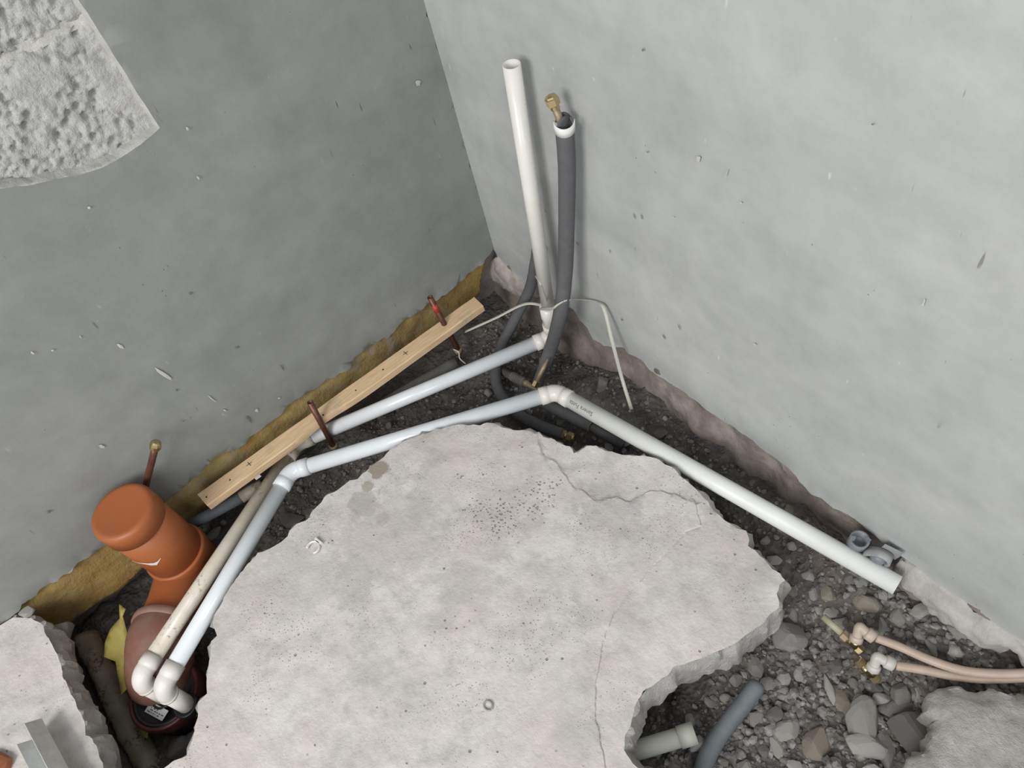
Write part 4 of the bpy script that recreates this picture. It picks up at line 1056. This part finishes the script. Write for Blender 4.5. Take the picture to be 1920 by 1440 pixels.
# ------------------------------------------------------------------ stones
def rock_mesh(name, seed, mat, sub=2, sharp=0.35):
    bm = bmesh.new(); bmesh.ops.create_icosphere(bm, subdivisions=sub, radius=1.0)
    rnd = random.Random(seed)
    cuts = [(V((rnd.gauss(0, 1), rnd.gauss(0, 1), rnd.gauss(0, 1))).normalized(), rnd.uniform(0.55, 0.85)) for _ in range(9)]
    for v in bm.verts:
        p = v.co.copy()
        p *= 1 + sharp * 0.6 * noise.noise(p * 1.3 + V((seed, 0, 0)))
        for n_, d_ in cuts:
            e = p.dot(n_) - d_
            if e > 0: p -= n_ * e * 0.9
        v.co = p * 1.2
    me = bpy.data.meshes.new(name); bm.to_mesh(me); bm.free(); me.materials.append(mat)
    return me
def stone(me, p, sx, sy, sz, rot, label, group=None, name='stone'):
    o = bpy.data.objects.new(name, me); COL.objects.link(o)
    o.location = p; o.scale = (sx, sy, sz); o.rotation_euler = rot
    return tag(o, label, 'stone', group)
MPX = 1.36 / F     # metres per pixel at the gravel by the right wall
BIG = [ # px, py, w px, h px, material, angle, label
    (1615, 1346, 46, 68, PALE, 10, 'tall pale angular stone at the centre of the gravel'),
    (1582, 1321, 27, 38, BEIGE, -20, 'brownish yellow stone left of the tall pale stone'),
    (1557, 1296, 14, 42, PALE, 0, 'thin pointed pale stone sliver standing in the gravel'),
    (1475, 1372, 38, 36, PALE, 25, 'rounded pale stone right of the grey conduit'),
    (1524, 1397, 42, 50, BEIGE, 15, 'blunt beige stone between two pale stones'),
    (1622, 1403, 62, 30, PALE, 8, 'long flat pale stone below the tall pale stone'),
    (1722, 1384, 58, 86, STONE, -28, 'large smooth grey stone leaning on the concrete chunk'),
    (1685, 1331, 48, 26, STONE, -8, 'grey flat stone above the large smooth stone'),
    (1687, 1303, 32, 30, STONE, 30, 'dark grey stone below the lower beige pipe'),
    (1655, 1314, 26, 18, PALE, 12, 'small pale stone right of the brass fitting tail'),
    (1661, 1408, 26, 54, STONE, 5, 'upright dark stone beside the long flat pale stone'),
    (1456, 1403, 22, 30, PALE, -15, 'small pale stone low beside the grey conduit'),
    (1525, 1112, 16, 26, PALE, 8, 'egg shaped pale stone below the long white pipe'),
    (1552, 1112, 24, 24, BEIGE, 20, 'round beige stone below the long white pipe'),
    (1453, 1050, 24, 17, PALE, -5, 'grey pebble beside the right tip of the large slab'),
    (1482, 1024, 17, 13, PALE, 20, 'small pebble in the soil under the long white pipe'),
    (1626, 1131, 34, 32, BEIGE, 12, 'rough beige clod near the sawn end of the white pipe'),
    (1684, 1156, 20, 30, PALE, 30, 'bright angular stone chip between the elbow and the wall'),
    (1727, 1150, 34, 22, PALE, -20, 'pale flat stone close to the spilled mortar'),
    (1485, 1152, 13, 26, PALE, 0, 'narrow pale stone at the right tip of the slab'),
    (1478, 1197, 50, 46, STONE, 0, 'round grey boulder between the slab and the beige pipes'),
    (551, 977, 44, 26, STONE, 12, 'grey stone in the trench next to the slab edge'),
    (401, 1002, 14, 28, PALE, 25, 'white stone flake behind the orange drain pipe'),
    (420, 981, 9, 9, PALE, 0, 'tiny white pebble behind the orange drain pipe'),
    (338, 1402, 40, 26, STONE, -10, 'flat grey stone in the hole beside the slab'),
    (362, 1385, 18, 26, STONE, 20, 'light grey stone against the slab at the hole'),
    (50, 1148, 22, 14, PALE, -20, 'small pale plaster chip at the tip of the left slab'),
    (1130, 722, 26, 28, STONE, 10, 'grey flat stone in the soil left of the hanging tie'),
    (1235, 815, 34, 22, STONE, 0, 'grey stone lying against the footing above the white pipe'),
    (1278, 845, 26, 12, STONE, 10, 'low grey stone at the upper side of the long white pipe'),
    (1750, 1262, 18, 20, STONE, 0, 'small dark stone below the joined beige pipes'),
    (1795, 1185, 30, 22, STONE, 20, 'grey stone tucked beside the spilled mortar'),
    (1745, 1212, 14, 26, PALE, -8, 'slim pale stone above the upper beige pipe'),
    (1655, 1174, 12, 26, PALE, 15, 'slim pale stone right of the upper elbow'),
]
placed = []
def put(px, py, z=None):
    p = atz(px, py, -0.11)
    for _ in range(4): p = atz(px, py, soil_z(p.x, p.y))
    return p
vx = (R @ V((1, 0, 0))); vx.z = 0; vxa = math.atan2(vx.y, vx.x)
for i, (px, py, w, h, mat, ang, lab_) in enumerate(BIG):
    p = put(px, py)
    if px < 100: p = atz(px, py, 0.004)
    k = (p - C).length / F
    sx, sy = w * k / 2, h * k / 2 * 1.1; sz = max(0.005, min(sx, sy) * 0.75)
    p.z += sz * 0.30
    stone(rock_mesh('stone', 50 + i, mat, 3, 0.5), p, sx, sy, sz, (0.12 * N(i, 1), 0.12 * N(i, 2), vxa - math.radians(ang)), lab_)
    placed.append((p.x, p.y, max(sx, sy)))
slabA, chA, lsA = slab_d, ch_d, ls_d
GR = 0.004
_gx = np.arange(0.0, 1.5, GR); _gy = np.arange(-1.4, 0.02, GR)
_P = np.stack([a.ravel() for a in np.meshgrid(_gx, _gy)], 1)
_mask = (in_poly(_P, slabA) | in_poly(_P, chA) | in_poly(_P, lsA)).reshape(len(_gy), len(_gx))
def covered(x, y):
    i, j = int((x - 0.0) / GR + .5), int((y + 1.4) / GR + .5)
    return bool(_mask[min(max(j, 0), len(_gy) - 1), min(max(i, 0), len(_gx) - 1)])
def free(x, y, rr):
    if any(covered(x + a * rr, y + b * rr) for a, b in ((0, 0), (1, 0), (-1, 0), (0, 1), (0, -1))): return False
    if (x - dc.x) ** 2 + (y - dc.y) ** 2 < (0.08 + rr) ** 2: return False
    return x > 0.03 and y < -0.012 and x < 1.45
MES = [rock_mesh('stone', 200 + i, m_, 2, 0.45) for i, m_ in enumerate([STONE, STONE, PALE, STONE, PALE, BEIGE, STONE, PALE])]
rnd = random.Random(11)
cnt = {'g': 0, 'w': 0, 't': 0}; tries = 0
ANCH = [(n_, atz(a_, b_, -0.1)) for n_, a_, b_ in [('the sawn end of the long white pipe', 1690, 1110), ('the grey clips', 1610, 1040), ('the right tip of the large slab', 1475, 1100),
    ('the round grey boulder', 1478, 1197), ('the upper beige elbow', 1610, 1190), ('the lower white elbow', 1645, 1250), ('the beige pipe bend', 1790, 1250), ('the spilled mortar', 1800, 1190),
    ('the concrete chunk', 1750, 1370), ('the tall pale stone', 1615, 1346), ('the bent conduit tip', 1425, 1290), ('the white pipe stub', 1290, 1385), ('the blunt beige stone', 1524, 1397),
    ('the thin stone sliver', 1557, 1296), ('the hanging cable tie tip', 1183, 768), ('the brass nut under the pipes', 1070, 818), ('the printed pipe lettering', 1085, 752), ('the middle of the long white pipe', 1350, 910),
    ('the foot of the upright pipes', 1030, 640), ('the red taped copper stub', 862, 662), ('the plain copper stub', 628, 842), ('the near batten end', 390, 950), ('the orange drain pipe', 380, 1040),
    ('the yellow scrap', 225, 1230), ('the grey foam sleeve end', 1108, 800), ('the slab edge by the trench', 600, 930), ('the footing above the white pipe', 1280, 830)]]
while sum(cnt.values()) < 255 and tries < 30000:
    tries += 1
    x, y = rnd.uniform(0.05, 1.42), rnd.uniform(-1.2, -0.012)
    if x > 0.92: kind, size = 'g', rnd.choice([0.006, 0.007, 0.008, 0.010, 0.012, 0.015])
    elif x > 0.35 and y > -0.25: kind, size = 'w', rnd.choice([0.004, 0.005, 0.006, 0.008])
    else: kind, size = 't', rnd.choice([0.004, 0.005, 0.006, 0.009])
    if cnt[kind] >= {'g': 170, 'w': 50, 't': 35}[kind]: continue
    if kind == 'g' and y > -0.2 and size > 0.010: continue
    if not free(x, y, size) or any((x - a) ** 2 + (y - b) ** 2 < ((s + size) * 0.85) ** 2 for a, b, s in placed): continue
    sz = size * rnd.uniform(0.5, 0.8)
    p = V((x, y, soil_z(x, y) + sz * 0.35))
    me_ = rnd.choice(MES)
    tone = {'grey_stone': 'grey', 'pale_stone': 'pale', 'beige_stone': 'beige'}[me_.materials[0].name]
    sizew = 'tiny' if size <= 0.005 else 'small' if size <= 0.009 else 'larger'
    near = min(ANCH, key=lambda a: (a[1].x - x) ** 2 + (a[1].y - y) ** 2)[0]
    fx, fy = rnd.uniform(0.8, 1.4), rnd.uniform(0.8, 1.2)
    form = 'elongated' if max(fx, fy) / min(fx, fy) > 1.3 else 'flat' if sz / size < 0.62 else 'rounded'
    lab_ = ' '.join((sizew, form, tone, {'g': 'gravel stone', 'w': 'soil stone', 't': 'trench stone'}[kind], 'nearest', near))
    grp = {'g': 'broken stones in the gravel', 'w': 'small stones along the right wall', 't': 'small stones in the left trench'}[kind]
    stone(me_, p, size * fx, size * fy, sz, (rnd.uniform(-.4, .4), rnd.uniform(-.4, .4), rnd.uniform(0, 6.28)), lab_, grp)
    placed.append((x, y, size)); cnt[kind] += 1
# uncountable crumbs
def crumbs():
    base = []
    for s in range(6):
        bm = bmesh.new(); bmesh.ops.create_icosphere(bm, subdivisions=1, radius=1.0)
        for v in bm.verts: v.co *= 1 + 0.55 * noise.noise(v.co * 1.7 + V((s * 3.1, 0, 0)))
        base.append((np.array([v.co[:] for v in bm.verts]), [[v.index for v in f.verts] for f in bm.faces])); bm.free()
    vs, fs, n, tries = [], [], 0, 0
    while n < 9000 and tries < 60000:
        tries += 1
        x, y = rnd.uniform(0.02, 1.45), rnd.uniform(-1.25, -0.008)
        if x < 0.9 and rnd.random() < 0.35: continue
        if not free(x, y, 0.001): continue
        s = rnd.choice([0.0015, 0.002, 0.0025, 0.003, 0.004, 0.0055]) * (1.35 if x > 0.95 else 0.9)
        bv, bf = base[n % 6]; a = rnd.uniform(0, 6.28); c_, s_ = math.cos(a), math.sin(a)
        off = len(vs); z = soil_z(x, y) + s * 0.25
        sc_ = (s * rnd.uniform(.8, 1.6), s * rnd.uniform(.7, 1.2), s * rnd.uniform(.5, .9))
        for q in bv:
            u, w = q[0] * sc_[0], q[1] * sc_[1]
            vs.append((x + u * c_ - w * s_, y + u * s_ + w * c_, z + q[2] * sc_[2]))
        fs += [tuple(i + off for i in f) for f in bf]; n += 1
    return vs, fs
o = link_mesh('gravel_crumbs', *crumbs(), GRAVEL, smooth=False, recalc=False)
o['kind'] = 'stuff'; o['label'] = 'fine dark gravel crumbs scattered over the trench soil'; o['category'] = 'gravel'

lc = atz(116, 1192, -0.05)
stone(rock_mesh('concrete_lump', 77, BROKEN, 3, 0.7), lc, 0.030, 0.018, 0.020, (0.2, 0.1, -0.5), 'small rough concrete lump beside the tip of the left slab', None, 'concrete_lump')['category'] = 'concrete lump'
# terracotta shard at the lower left
tp = atz(-2, 1432, 0.008)
stone(rock_mesh('shard', 3, TERRA, 2, 0.3), tp, 0.022, 0.016, 0.008, (0.1, 0, 0.4), 'terracotta shard on the left slab at the picture corner', None, 'terracotta_shard')['category'] = 'shard'
